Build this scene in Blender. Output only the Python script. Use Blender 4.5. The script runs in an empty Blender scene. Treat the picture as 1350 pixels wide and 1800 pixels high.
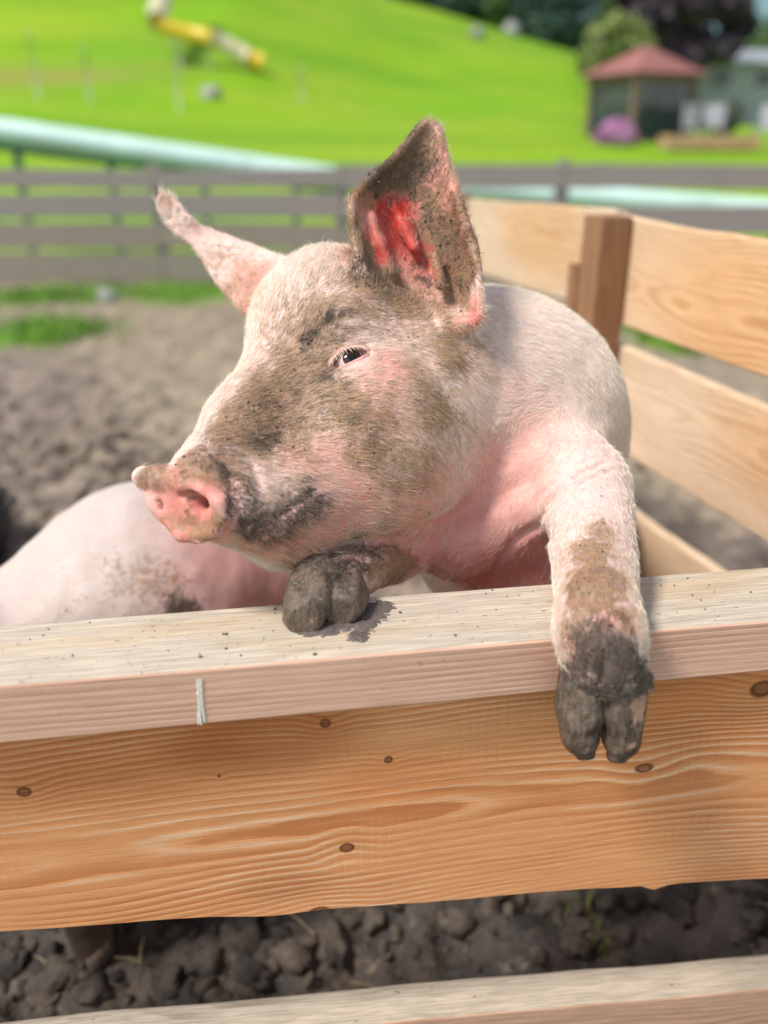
import bpy, math, random
import numpy as np
from mathutils import Vector, Matrix
from mathutils.bvhtree import BVHTree

# ------------------------------------------------------------------ camera, sky, sun, exposure
S = bpy.context.scene
COL = S.collection
PITCH = math.radians(24)
CAM = np.array([0.0, 0.0, 1.45])
FPX = 1500.0
cam_data = bpy.data.cameras.new('camera')
cam = bpy.data.objects.new('camera', cam_data)
COL.objects.link(cam)
cam.location = CAM
cam.rotation_euler = (math.pi / 2 - PITCH, 0, 0)
cam_data.sensor_fit = 'VERTICAL'
cam_data.sensor_height = 36.0
cam_data.lens = 30.0
cam_data.clip_start = 0.05
cam_data.clip_end = 4000
cam_data.dof.use_dof = True
cam_data.dof.focus_distance = 1.02
cam_data.dof.aperture_fstop = 1.6
S.camera = cam

SUN_EL, SUN_AZ = math.radians(56), math.radians(-116)     # azimuth from +Y, negative = to the left
world = bpy.data.worlds.new('World')
S.world = world
world.use_nodes = True
wn, wl = world.node_tree.nodes, world.node_tree.links
wn.clear()
w_out = wn.new('ShaderNodeOutputWorld')
w_bg = wn.new('ShaderNodeBackground')
w_sky = wn.new('ShaderNodeTexSky')
w_sky.sky_type = 'NISHITA'
w_sky.sun_disc = False
w_sky.sun_elevation = SUN_EL
w_sky.sun_rotation = SUN_AZ
w_sky.dust_density = 0.4
w_sky.altitude = 700
w_hsv = wn.new('ShaderNodeHueSaturation')                # thin bright cloud veil: a paler, whiter sky
w_hsv.inputs['Saturation'].default_value = 0.40
w_bg.inputs['Strength'].default_value = 0.118
wl.new(w_sky.outputs[0], w_hsv.inputs['Color'])
wl.new(w_hsv.outputs[0], w_bg.inputs['Color'])
wl.new(w_bg.outputs[0], w_out.inputs['Surface'])

sun_data = bpy.data.lights.new('sun', 'SUN')
sun_data.energy = 2.75
sun_data.angle = math.radians(13)
sun_data.color = (1.0, 0.935, 0.83)
sun = bpy.data.objects.new('sun', sun_data)
COL.objects.link(sun)
sd = Vector((math.sin(SUN_AZ) * math.cos(SUN_EL), math.cos(SUN_AZ) * math.cos(SUN_EL), math.sin(SUN_EL)))
sun.rotation_euler = sd.to_track_quat('Z', 'Y').to_euler()

S.view_settings.view_transform = 'Standard'
S.view_settings.look = 'None'
S.view_settings.gamma = 1.0
S.view_settings.use_curve_mapping = False
S.view_settings.exposure = 0.84
S.cycles.use_denoising = True
S.cycles.max_bounces = 6
S.cycles.transparent_max_bounces = 8

VOX = 0.0028          # voxel of the pig's visible front
N_HAIR = 150000
rng = np.random.default_rng(7)
random.seed(7)

# ------------------------------------------------------------------ helpers
R3 = np.array([1.0, 0, 0])
F3 = np.array([0, math.cos(PITCH), -math.sin(PITCH)])
U3 = np.array([0, math.sin(PITCH), math.cos(PITCH)])


def P(u, v, d):
    """a place d metres out from the photographer, seen in direction (u, v)"""
    return CAM + d * F3 + (u - 675) / FPX * d * R3 + (900 - v) / FPX * d * U3


def ray(u, v):
    return F3 + (u - 675) / FPX * R3 + (900 - v) / FPX * U3


def on_z(u, v, z):
    r = ray(u, v)
    return CAM + r * (z - CAM[2]) / r[2]


def on_y(u, v, y):
    r = ray(u, v)
    return CAM + r * y / r[1]


def cam_vec(x, y, z):
    """vector from (right, up, towards the viewer)"""
    return x * R3 + y * U3 - z * F3


def tag(o, label=None, cat=None, group=None, kind=None):
    if label: o['label'] = label
    if cat: o['category'] = cat
    if group: o['group'] = group
    if kind: o['kind'] = kind
    return o


def empty(name, loc, label=None, cat=None, group=None, rot=None):
    o = bpy.data.objects.new(name, None)
    COL.objects.link(o)
    o.location = loc
    if rot: o.rotation_euler = rot
    o.empty_display_size = 0.05
    return tag(o, label, cat, group)


def link_mesh(name, me, mat=None, parent=None, smooth=True):
    if mat is not None: me.materials.append(mat)
    if smooth and len(me.polygons):
        me.polygons.foreach_set('use_smooth', np.ones(len(me.polygons), bool))
    o = bpy.data.objects.new(name, me)
    COL.objects.link(o)
    if parent is not None:
        o.parent = parent
    return o


def mesh_np(name, V, faces):
    """V (n,3); faces (m,4) or (m,3) int array"""
    me = bpy.data.meshes.new(name)
    V = np.asarray(V, np.float32)
    faces = np.asarray(faces, np.int32)
    m, k = faces.shape
    me.vertices.add(len(V))
    me.vertices.foreach_set('co', V.ravel())
    me.loops.add(m * k)
    me.loops.foreach_set('vertex_index', faces.ravel())
    me.polygons.add(m)
    me.polygons.foreach_set('loop_start', np.arange(0, m * k, k, dtype=np.int32))
    me.update(calc_edges=True)
    me.validate()
    return me


class MB:
    """collects boxes, tubes and grids into one mesh"""
    def __init__(self): self.V, self.Fc = [], []

    def add(self, V, F):
        b = len(self.V)
        self.V += [tuple(map(float, p)) for p in V]
        self.Fc += [tuple(b + i for i in f) for f in F]

    def box(self, c, s, rot=None):
        c = np.array(c, float)
        s = np.array(s, float) / 2
        V = []
        for x in (-1, 1):
            for y in (-1, 1):
                for z in (-1, 1):
                    p = np.array([x, y, z]) * s
                    if rot is not None: p = rot @ p
                    V.append(c + p)
        self.add(V, [(0, 1, 3, 2), (4, 6, 7, 5), (0, 4, 5, 1), (2, 3, 7, 6), (0, 2, 6, 4), (1, 5, 7, 3)])

    def tube(self, pts, radii, n=10, cap=True):
        pts = [np.array(p, float) for p in pts]
        rings = []
        for i, p in enumerate(pts):
            t = pts[min(i + 1, len(pts) - 1)] - pts[max(i - 1, 0)]
            t = t / (np.linalg.norm(t) + 1e-9)
            a = np.cross(t, [0, 0, 1.0])
            if np.linalg.norm(a) < 1e-3: a = np.cross(t, [0, 1.0, 0])
            a /= np.linalg.norm(a)
            b = np.cross(a, t)
            rings.append([p + radii[i] * (math.cos(2 * math.pi * k / n) * a + math.sin(2 * math.pi * k / n) * b) for k in range(n)])
        V = [q for r in rings for q in r]
        F = []
        for i in range(len(pts) - 1):
            for k in range(n):
                F.append((i * n + k, i * n + (k + 1) % n, (i + 1) * n + (k + 1) % n, (i + 1) * n + k))
        if cap:
            F.append(tuple(range(n)))
            F.append(tuple(reversed(range((len(pts) - 1) * n, len(pts) * n))))
        self.add(V, F)

    def build(self, name, mat, parent=None, smooth=False):
        me = bpy.data.meshes.new(name)
        me.from_pydata(self.V, [], self.Fc)
        me.update()
        return link_mesh(name, me, mat, parent, smooth)


def vnoise(p, seed=0):
    """smooth value noise in [0,1] at points p (n,3)"""
    p = np.asarray(p, np.float64) + 1000.0
    i = np.floor(p).astype(np.int64)
    f = p - i
    f = f * f * (3 - 2 * f)

    def h(x, y, z):
        n = (x * 73856093) ^ (y * 19349663) ^ (z * 83492791) ^ (seed * 2654435761)
        n = (n ^ (n >> 13)) * 1274126177 & 0x7fffffff
        n = (n ^ (n >> 16)) & 0xffff
        return n / 65535.0
    out = 0
    for a in (0, 1):
        wx = f[:, 0] if a else 1 - f[:, 0]
        for b in (0, 1):
            wy = f[:, 1] if b else 1 - f[:, 1]
            for c in (0, 1):
                wz = f[:, 2] if c else 1 - f[:, 2]
                out = out + wx * wy * wz * h(i[:, 0] + a, i[:, 1] + b, i[:, 2] + c)
    return out


def fbm(p, octaves=4, seed=0):
    p = np.asarray(p, float)
    s, a, t = 0, 1.0, 0
    for o in range(octaves):
        s = s + a * vnoise(p * 2 ** o, seed + o)
        t += a
        a *= 0.5
    return s / t


def smooth01(a, b, x):
    t = np.clip((x - a) / (b - a), 0, 1)
    return t * t * (3 - 2 * t)


# ------------------------------------------------------------------ node helpers
def new_mat(name):
    m = bpy.data.materials.new(name)
    m.use_nodes = True
    nt = m.node_tree
    nt.nodes.clear()
    out = nt.nodes.new('ShaderNodeOutputMaterial')
    b = nt.nodes.new('ShaderNodeBsdfPrincipled')
    nt.links.new(b.outputs[0], out.inputs['Surface'])
    return m, nt, b


class NT:
    def __init__(self, nt): self.nt = nt

    def n(self, t, **kw):
        x = self.nt.nodes.new(t)
        for k, v in kw.items(): setattr(x, k, v)
        return x

    def set(self, sock, v):
        if isinstance(v, bpy.types.NodeSocket): self.nt.links.new(v, sock)
        elif isinstance(v, (tuple, list)) and len(v) == 3 and sock.type == 'RGBA': sock.default_value = (*v, 1)
        else: sock.default_value = v

    def math(self, op, a, b=0.0, c=0.0, clamp=False):
        x = self.n('ShaderNodeMath', operation=op, use_clamp=clamp)
        self.set(x.inputs[0], a); self.set(x.inputs[1], b)
        if op in ('MULTIPLY_ADD', 'SMOOTH_MIN', 'WRAP', 'COMPARE'): self.set(x.inputs[2], c)
        return x.outputs[0]

    def vmath(self, op, a, b=None, scale=None):
        x = self.n('ShaderNodeVectorMath', operation=op)
        self.set(x.inputs[0], a)
        if b is not None: self.set(x.inputs[1], b)
        if scale is not None: self.set(x.inputs['Scale'], scale)
        return x.outputs['Value'] if op in ('LENGTH', 'DOT_PRODUCT', 'DISTANCE') else x.outputs[0]

    def mapr(self, v, a, b, c=0.0, d=1.0, smooth=True):
        x = self.n('ShaderNodeMapRange', interpolation_type='SMOOTHSTEP' if smooth else 'LINEAR')
        self.set(x.inputs[0], v)
        for i, q in enumerate((a, b, c, d)): self.set(x.inputs[i + 1], q)
        return x.outputs[0]

    def mix(self, f, a, b, blend='MIX'):
        x = self.n('ShaderNodeMix', data_type='RGBA', blend_type=blend)
        self.set(x.inputs[0], f); self.set(x.inputs[6], a); self.set(x.inputs[7], b)
        return x.outputs[2]

    def noise(self, vec, scale, detail=3, rough=0.55, dist=0.0):
        x = self.n('ShaderNodeTexNoise')
        if vec is not None: self.set(x.inputs['Vector'], vec)
        for k, v in (('Scale', scale), ('Detail', detail), ('Roughness', rough), ('Distortion', dist)): self.set(x.inputs[k], v)
        return x.outputs[0]

    def voronoi(self, vec, scale, feature='F1'):
        x = self.n('ShaderNodeTexVoronoi', feature=feature)
        if vec is not None: self.set(x.inputs['Vector'], vec)
        self.set(x.inputs['Scale'], scale)
        return x.outputs[0]

    def coord(self, which='Object'):
        return self.n('ShaderNodeTexCoord').outputs[which]

    def mapping(self, vec, scale=(1, 1, 1), loc=(0, 0, 0), rot=(0, 0, 0)):
        x = self.n('ShaderNodeMapping')
        self.set(x.inputs[0], vec)
        x.inputs['Scale'].default_value = scale
        x.inputs['Location'].default_value = loc
        x.inputs['Rotation'].default_value = rot
        return x.outputs[0]

    def sep(self, vec):
        x = self.n('ShaderNodeSeparateXYZ')
        self.set(x.inputs[0], vec)
        return x.outputs

    def comb(self, x_, y_, z_):
        x = self.n('ShaderNodeCombineXYZ')
        for i, v in enumerate((x_, y_, z_)): self.set(x.inputs[i], v)
        return x.outputs[0]

    def attr(self, name):
        return self.n('ShaderNodeAttribute', attribute_name=name).outputs

    def bump(self, h, strength=0.3, dist=0.01, normal=None):
        x = self.n('ShaderNodeBump')
        self.set(x.inputs['Height'], h)
        x.inputs['Strength'].default_value = strength
        x.inputs['Distance'].default_value = dist
        if normal is not None: self.set(x.inputs['Normal'], normal)
        return x.outputs[0]

    def sepc(self, c):
        x = self.n('ShaderNodeSeparateColor')
        self.set(x.inputs[0], c)
        return x.outputs


def plain(name, col, rough=0.7, var=0.25, scale=8.0, bump=0.15, metallic=0.0):
    """colour with a little uneven wear"""
    m, nt, b = new_mat(name)
    n = NT(nt)
    co = n.coord()
    f = n.noise(co, scale, 4)
    c2 = tuple(max(0, x * (1 - var)) for x in col)
    c1 = tuple(min(1, x * (1 + var)) for x in col)
    n.set(b.inputs['Base Color'], n.mix(n.mapr(f, 0.3, 0.7), c2, c1))
    b.inputs['Roughness'].default_value = rough
    b.inputs['Metallic'].default_value = metallic
    n.set(b.inputs['Normal'], n.bump(n.noise(co, scale * 6, 3), bump, 0.01))
    return m


def wood(name, early, late, ring=520.0, pith=(0.0, 0.05, -0.02), wobble=0.03, wander=(1.3, 0.05), knots=(), weather=0.0, weather_col=(0.5, 0.5, 0.5),
         contrast=0.75, blotch=None, saw=0.0, flecks=0.0, fine=1.0, lines=None):
    """sawn softwood: growth rings round a wandering pith along local X, knots, saw marks, silvering"""
    m, nt, b = new_mat(name)
    n = NT(nt)
    co = n.coord()
    x, y, z = n.sep(co)[:3]
    lo = n.noise(n.mapping(co, (wander[0], 2.0, 2.0)), 1.0, 2)
    lo2 = n.noise(n.mapping(co, (wander[0] * 0.8, 2.0, 2.0), (5.1, 0, 3.3)), 1.0, 2)
    hi = n.noise(n.mapping(co, (7.0, 40.0, 40.0)), 1.0, 3)
    dy = n.math('ADD', n.math('SUBTRACT', y, pith[1]), n.math('MULTIPLY', n.math('SUBTRACT', lo, 0.5), wander[1] * 2))
    dz = n.math('ADD', n.math('SUBTRACT', z, pith[2]), n.math('MULTIPLY', n.math('SUBTRACT', lo2, 0.5), wander[1] * 3))
    r = n.math('SQRT', n.math('ADD', n.math('MULTIPLY', dy, dy), n.math('MULTIPLY', dz, dz)))
    r = n.math('ADD', r, n.math('MULTIPLY', hi, wobble * 0.1))
    kmask = None
    for (kx, kz, kr, st) in knots:
        ddx = n.math('MULTIPLY', n.math('SUBTRACT', x, kx), 1.0 / st)
        ddz = n.math('SUBTRACT', z, kz)
        q = n.math('SQRT', n.math('ADD', n.math('MULTIPLY', ddx, ddx), n.math('MULTIPLY', ddz, ddz)))
        g = n.mapr(q, 0.0, kr * 6, 1.0, 0.0)
        r = n.math('ADD', r, n.math('MULTIPLY', g, kr * 1.1))
        core = n.mapr(n.math('ADD', q, n.math('MULTIPLY', n.math('SUBTRACT', hi, 0.5), kr * 0.6)), kr * 0.75, kr * 1.15, 1.0, 0.0)
        ringk = n.math('MULTIPLY', core, n.mapr(q, kr * 0.35, kr * 0.8, 0.72, 1.0))
        kmask = ringk if kmask is None else n.math('MAXIMUM', kmask, ringk)
    ph = n.math('FRACT', n.math('MULTIPLY', r, ring / (2 * math.pi)))
    band = n.math('MULTIPLY', n.mapr(ph, 0.15, 0.85), n.mapr(ph, 0.88, 1.0, 1.0, 0.0))
    vary = n.noise(n.mapping(co, (2.0, 14, 14)), 1.0, 2)
    band = n.math('MULTIPLY', band, n.mapr(vary, 0.3, 0.65, 0.25, 1.0))
    fib = n.noise(n.mapping(co, (14.0, 420.0, 420.0)), 1.0, 3, 0.6)
    c = n.mix(n.math('MULTIPLY', band, contrast), early, late)
    if lines:
        lm_ = n.math('MULTIPLY', n.math('MULTIPLY', n.mapr(ph, 0.02, 0.10), n.mapr(ph, 0.16, 0.34, 1.0, 0.0)), n.mapr(n.noise(n.mapping(co, (3.0, 9, 9), (2, 4, 1)), 1.0, 3), 0.42, 0.62))
        c = n.mix(n.math('MULTIPLY', lm_, lines[1]), c, lines[0])
    if blotch:
        for (bx, bz, br, bc, ba) in blotch:
            dx2 = n.math('MULTIPLY', n.math('SUBTRACT', x, bx), 0.5)
            dz2 = n.math('SUBTRACT', z, bz)
            q = n.math('SQRT', n.math('ADD', n.math('MULTIPLY', dx2, dx2), n.math('MULTIPLY', dz2, dz2)))
            q = n.math('ADD', q, n.math('MULTIPLY', n.math('SUBTRACT', lo, 0.5), br * 1.2))
            c = n.mix(n.mapr(q, br * 0.3, br, ba, 0.0), c, bc, 'MULTIPLY')
    c = n.mix(n.math('MULTIPLY', n.mapr(fib, 0.25, 0.75, 0.45, 0.0), fine), c, tuple(k * 0.55 for k in late))
    if kmask is not None: c = n.mix(kmask, c, tuple(k * 0.28 for k in late))
    h = n.math('MULTIPLY_ADD', fib, 0.5, n.math('MULTIPLY', band, -0.5))
    if saw:
        sp_ = n.math('ADD', n.math('MULTIPLY', x, 82.0), n.math('ADD', n.math('MULTIPLY', z, 5.0), n.math('MULTIPLY', n.noise(n.mapping(co, (9.0, 2.0, 4.0)), 1.0, 2), 3.2)))
        sw = n.mapr(n.math('FRACT', sp_), 0.0, 0.30, 1.0, 0.0)
        sw2 = n.math('MULTIPLY', sw, n.mapr(n.noise(n.mapping(co, (5, 5, 9)), 1.0, 3), 0.45, 0.62))
        c = n.mix(n.math('MULTIPLY', sw2, saw), c, tuple(k * 0.8 for k in late))
        h = n.math('MULTIPLY_ADD', sw2, -0.5, h)
    if weather:
        wmask = n.mapr(n.math('ADD', n.noise(n.mapping(co, (3.5, 22, 22)), 1.0, 4), n.math('MULTIPLY', fib, 0.25)), 0.62 - weather * 0.42, 0.85 - weather * 0.42)
        wc = n.mix(n.mapr(fib, 0.3, 0.7), tuple(k * 0.6 for k in weather_col), weather_col)
        wc = n.mix(n.math('MULTIPLY', band, 0.35), wc, tuple(k * 0.5 for k in weather_col))
        c = n.mix(wmask, c, wc)
    if flecks:
        fl = n.noise(n.mapping(co, (60.0, 160, 160)), 1.0, 3, 0.7)
        big = n.noise(co, 9.0, 3)
        c = n.mix(n.math('MULTIPLY', n.mapr(n.math('MULTIPLY_ADD', big, 0.25, fl), 0.80, 0.86), flecks), c, (0.05, 0.04, 0.03))
    n.set(b.inputs['Base Color'], c)
    b.inputs['Roughness'].default_value = 0.72
    n.set(b.inputs['Normal'], n.bump(h, 0.45, 0.0012))
    return m


def plank(name, a, b, height, thick, mat, parent=None, up=(0, 0, 1), wav=0.004, n_len=60, seed=0, top_mat=None, chip=(), taper=0.0):
    """a board from a to b (its centre line). local X runs along it, local Z is its height, local -Y faces out."""
    a, b = np.array(a, float), np.array(b, float)
    L = np.linalg.norm(b - a)
    X = (b - a) / L
    Z = np.array(up, float)
    Z = Z - X * Z.dot(X)
    Z /= np.linalg.norm(Z)
    Y = np.cross(Z, X)
    bev = min(0.004, thick * 0.15)
    t, h = thick / 2, height / 2
    nz = 6
    sect = [(-t, -h + bev), ]
    for k in range(1, nz): sect.append((-t, -h + bev + (2 * h - 2 * bev) * k / nz))
    sect += [(-t, h - bev), (-t + bev * 0.3, h - bev * 0.3), (-t + bev, h), (t - bev, h), (t - bev * 0.3, h - bev * 0.3), (t, h - bev), (t, -h + bev), (t - bev, -h), (-t + bev, -h)]
    ns = len(sect)
    xs = np.linspace(-L / 2, L / 2, n_len)
    q = np.stack([xs * 5, np.full_like(xs, seed * 7.3), np.zeros_like(xs)], 1)
    top_w = (fbm(q, 4, seed) - 0.5) * 2 * wav
    bot_w = (fbm(q + 50, 4, seed + 9) - 0.5) * 2 * wav
    bow = (fbm(q * 0.2 + 20, 2, seed + 5) - 0.5) * 2 * wav
    bot_w = bot_w - taper * xs
    for (cx, cw, cd) in chip:
        bot_w += cd * np.exp(-((xs - cx) / cw) ** 2)
    V = np.zeros((n_len, ns, 3))
    for j, (sy, sz) in enumerate(sect):
        V[:, j, 0] = xs
        V[:, j, 1] = sy + bow * 0.5
        V[:, j, 2] = sz + np.where(sz > 0, top_w, bot_w) * min(1.0, abs(sz) / h * 1.2)
    me_v = V.reshape(-1, 3)
    F = []
    for i in range(n_len - 1):
        for j in range(ns):
            k = (j + 1) % ns
            F.append((i * ns + j, (i + 1) * ns + j, (i + 1) * ns + k, i * ns + k))
    F.append(tuple(reversed(range(ns))))
    F.append(tuple(range((n_len - 1) * ns, n_len * ns)))
    me = bpy.data.meshes.new(name)
    me.from_pydata([tuple(p) for p in me_v], [], F)
    me.update()
    o = link_mesh(name, me, mat, None, False)
    if top_mat is not None:
        me.materials.append(top_mat)
        nrm = np.zeros(len(me.polygons) * 3); me.polygons.foreach_get('normal', nrm)
        cen = np.zeros(len(me.polygons) * 3); me.polygons.foreach_get('center', cen)
        mi = ((np.abs(nrm.reshape(-1, 3)[:, 2]) > 0.8) & (cen.reshape(-1, 3)[:, 2] > 0)).astype(np.int32)
        me.polygons.foreach_set('material_index', mi)
    M = Matrix(((X[0], Y[0], Z[0], 0), (X[1], Y[1], Z[1], 0), (X[2], Y[2], Z[2], 0), (0, 0, 0, 1)))
    c = (a + b) / 2
    M.translation = Vector(c)
    if parent is not None:
        o.parent = parent
        o.matrix_local = Matrix.Translation(-parent.location) @ M
    else:
        o.matrix_world = M
    o['L'] = L
    del o['L']
    return o


def to_local(o, p):
    w = o.matrix_local.copy()
    if o.parent is not None: w = Matrix.Translation(o.parent.location) @ w
    return w.inverted() @ Vector(p)


# ------------------------------------------------------------------ ground, meadow, hill
def zy(v, y):
    r = ray(675, v)
    return CAM[2] + y * r[2] / r[1]


def crest_h(x):
    """height of the hill's crest, falling from left to right"""
    xs = [-80, -10, 0, 5, 13, 17, 22, 60]
    hs = [15, 13, 9.3, 8.2, 6.3, 3.4, 2.2, 2.0]
    return np.interp(x, xs, hs)


def meadow_z(x, y):
    x, y = np.asarray(x, float), np.asarray(y, float)
    base = -0.12 + 0.14 * smooth01(9.0, 10.2, y) + 1.17 * smooth01(11, 25, y)
    xe = x * 65 / np.maximum(y, 12)
    k = smooth01(20, 66, y) * (0.65 + 0.35 * smooth01(20, 45, y))
    up = (crest_h(xe) - 1.19) * k
    back = -smooth01(66, 130, y) * 5
    und = (fbm(np.stack([x * 0.09, y * 0.09, np.zeros_like(x)], 1), 3, 31) - 0.5) * 0.9 * smooth01(14, 40, y)
    return base + up + back + und


def pen_z(x, y):
    x, y = np.asarray(x, float), np.asarray(y, float)
    p = np.stack([x, y, np.zeros_like(x)], 1)
    rough = 1.0 - 0.65 * smooth01(2.5, 5.0, y) * smooth01(-2.2, -0.6, x)
    h = (fbm(p * 1.3, 3, 41) - 0.5) * 0.10 + (fbm(p * 7, 4, 42) - 0.5) * 0.115 * rough + (fbm(p * 26, 3, 43) - 0.5) * 0.065 * rough
    return h * (1 - 0.7 * smooth01(7.5, 9.2, y))


def grid_mesh(xs, ys, zf):
    Xg, Yg = np.meshgrid(xs, ys, indexing='ij')
    x, y = Xg.ravel(), Yg.ravel()
    V = np.stack([x, y, zf(x, y)], 1)
    nx, ny = len(xs), len(ys)
    i = np.arange(nx * ny).reshape(nx, ny)
    Q = np.stack([i[:-1, :-1], i[1:, :-1], i[1:, 1:], i[:-1, 1:]], -1).reshape(-1, 4)
    return V, Q


def spaced(lo, f0, f1, hi, fine, grow=1.06):
    return axis_seq(lo, f0, f1, hi, fine, grow)


def axis_seq(lo, f0, f1, hi, fine, grow):
    mid = list(np.arange(f0, f1 + fine / 2, fine))
    a, x, s = [], f0, fine
    while x > lo: s *= grow; x -= s; a.append(x)
    b, x, s = [], mid[-1], fine
    while x < hi: s *= grow; x += s; b.append(x)
    return np.array(a[::-1] + mid + b)


# meadow: sunny mown grass
m, nt, b = new_mat('meadow_grass')
n = NT(nt)
co = n.coord()
n0, n1, n2 = n.noise(co, 0.06, 4), n.noise(n.mapping(co, (0.5, 1.6, 1)), 0.35, 4), n.noise(co, 5.0, 4)
c = n.mix(n.mapr(n0, 0.35, 0.65), (0.150, 0.330, 0.006), (0.235, 0.370, 0.008))
c = n.mix(n.mapr(n1, 0.42, 0.70, 0.0, 0.55), c, (0.30, 0.36, 0.030))
c = n.mix(n.mapr(n2, 0.3, 0.75, 0.35, 0.0), c, (0.05, 0.15, 0.006))
c = n.mix(n.mapr(n.noise(n.mapping(co, (.35, 1.2, 1)), .22, 4, .6), .45, .65, 0.0, .38), c, (0.07, 0.20, 0.008))
tr = n.attr('track')['Fac']
c = n.mix(n.math('MULTIPLY', tr, n.mapr(n1, 0.3, 0.6, 0.3, 0.8)), c, (0.22, 0.21, 0.05))
n.set(b.inputs['Base Color'], c)
b.inputs['Roughness'].default_value = 0.85
b.inputs['Specular IOR Level'].default_value = 0.15
n.set(b.inputs['Normal'], n.bump(n2, 0.6, 0.08))
M_MEADOW = m
xs = axis_seq(-400, -26, 26, 400, 0.55, 1.12)
ys = axis_seq(-40, 9.0, 72, 700, 0.45, 1.10)
V, Q = grid_mesh(xs, ys, meadow_z)
me = mesh_np('meadow', V, Q)
a = me.attributes.new('track', 'FLOAT', 'POINT')
tl = V[:, 1] - (33 + 0.10 * (V[:, 0] + 14))
a.data.foreach_set('value', (np.exp(-(tl / 1.6) ** 2) * smooth01(-4, -9, V[:, 0])).astype(np.float32))
tag(link_mesh('meadow', me, M_MEADOW), kind='structure')

# wooded mountainside far off, blue distance haze put into its colour
def mountain_z(x, y):
    p = np.stack([x, y, np.zeros_like(x)], 1)
    rid = 330 * smooth01(700, 1350, y) * (.75 + .5 * fbm(p * .0016, 3, 77))
    return -20 + rid + (fbm(p * .012, 4, 78) - .5) * 40


m, nt, b = new_mat('hazy_wooded_slope')
n = NT(nt)
co = n.coord()
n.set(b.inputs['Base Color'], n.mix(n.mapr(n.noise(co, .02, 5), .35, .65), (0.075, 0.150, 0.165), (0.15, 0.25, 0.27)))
b.inputs['Roughness'].default_value = .95
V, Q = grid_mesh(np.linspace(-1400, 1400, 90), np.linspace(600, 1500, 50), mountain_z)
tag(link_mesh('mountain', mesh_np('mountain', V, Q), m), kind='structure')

# pen floor: trampled earth
m, nt, b = new_mat('trampled_earth')
n = NT(nt)
co = n.coord()
n0, n1, n2, n3 = n.noise(co, 0.9, 4), n.noise(co, 6, 4, 0.6), n.noise(co, 28, 4, 0.65), n.noise(co, 120, 2)
dry = n.attr('dry')['Fac']
grs = n.attr('grassy')['Fac']
yy = n.sep(co)[1]
c = n.mix(n.mapr(n1, 0.35, 0.68), (0.024, 0.020, 0.018), (0.090, 0.070, 0.058))
c = n.mix(n.mapr(yy, 1.7, 2.5), c, n.mix(n.mapr(n1, 0.35, 0.68), (0.100, 0.075, 0.062), (0.30, 0.235, 0.185)))  # near strip darker: wet earth plus the boards' shadow painted in
cd = n.mix(n.mapr(n1, 0.3, 0.7), (0.190, 0.150, 0.105), (0.335, 0.270, 0.190))
c = n.mix(n.mapr(n.math('MULTIPLY_ADD', n.math('SUBTRACT', n0, 0.5), 1.1, dry), 0.25, 0.8), c, cd)
c = n.mix(n.mapr(n2, 0.58, 0.75, 0.0, 0.5), c, (0.33, 0.27, 0.20))
c = n.mix(n.mapr(n2, 0.25, 0.45, 0.6, 0.0), c, (0.03, 0.025, 0.022))
c = n.mix(n.mapr(n.math('MULTIPLY_ADD', n.math('SUBTRACT', n1, 0.5), 1.2, grs), 0.4, 0.7), c, (0.10, 0.22, 0.012))
n.set(b.inputs['Base Color'], c)
n.set(b.inputs['Roughness'], n.mapr(n1, 0.3, 0.7, 0.5, 0.95))
n.set(b.inputs['Normal'], n.bump(n.math('MULTIPLY_ADD', n3, 0.3, n2), 0.9, 0.02))
M_EARTH = m
xs = axis_seq(-9, -1.6, 1.4, 9, 0.016, 1.05)
ys = axis_seq(-3.0, 0.9, 3.2, 9.75, 0.016, 1.035)
V, Q = grid_mesh(xs, ys, pen_z)
gx0, gy0 = on_z(80, 560, 0)[:2]
gmask = np.zeros(len(V))
GRASS_SPOTS = [(40, 525, .5, .22), (150, 520, .45, .2), (60, 582, .55, .22), (120, 580, .3, .16), (330, 512, .9, .25), (1135, 578, .22, .14), (1180, 605, .2, .1)]
for (u, v, rx, ry) in GRASS_SPOTS:
    g = on_z(u, v, 0)
    gmask = np.maximum(gmask, np.exp(-((V[:, 0] - g[0]) / rx) ** 2 - ((V[:, 1] - g[1]) / (ry * 3.0)) ** 2))
dry = smooth01(2.4, 4.0, V[:, 1]) * (0.12 + 0.88 * smooth01(-1.9, -0.6, V[:, 0] + .18 * (V[:, 1] - 3))) + 0.45 * smooth01(4.5, 6.5, V[:, 1])
me = mesh_np('pen_ground', V, Q)
for nm, val in (('dry', np.clip(dry, 0, 1)), ('grassy', gmask)):
    a = me.attributes.new(nm, 'FLOAT', 'POINT')
    a.data.foreach_set('value', val.astype(np.float32))
tag(link_mesh('pen_ground', me, M_EARTH), kind='structure')


def lump_template(seed, sub=3):
    """a crumbly clod: cube sphere pushed about by noise"""
    V, F = [], []
    k = sub + 1
    idx = {}
    def vid(p):
        key = tuple(np.round(p, 5))
        if key not in idx:
            idx[key] = len(V); V.append(p)
        return idx[key]
    for ax in range(3):
        for sg in (-1, 1):
            for i in range(k):
                for j in range(k):
                    q = []
                    for (di, dj) in ((0, 0), (1, 0), (1, 1), (0, 1)):
                        p = np.zeros(3)
                        p[ax] = sg
                        p[(ax + 1) % 3] = -1 + 2 * (i + di) / k
                        p[(ax + 2) % 3] = -1 + 2 * (j + dj) / k
                        q.append(vid(p))
                    F.append(q if sg > 0 else q[::-1])
    V = np.array(V)
    V /= np.linalg.norm(V, axis=1)[:, None]
    V *= (0.25 + 1.5 * fbm(V * 2.1 + seed * 3.1, 3, seed))[:, None]
    return V, np.array(F)


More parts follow.
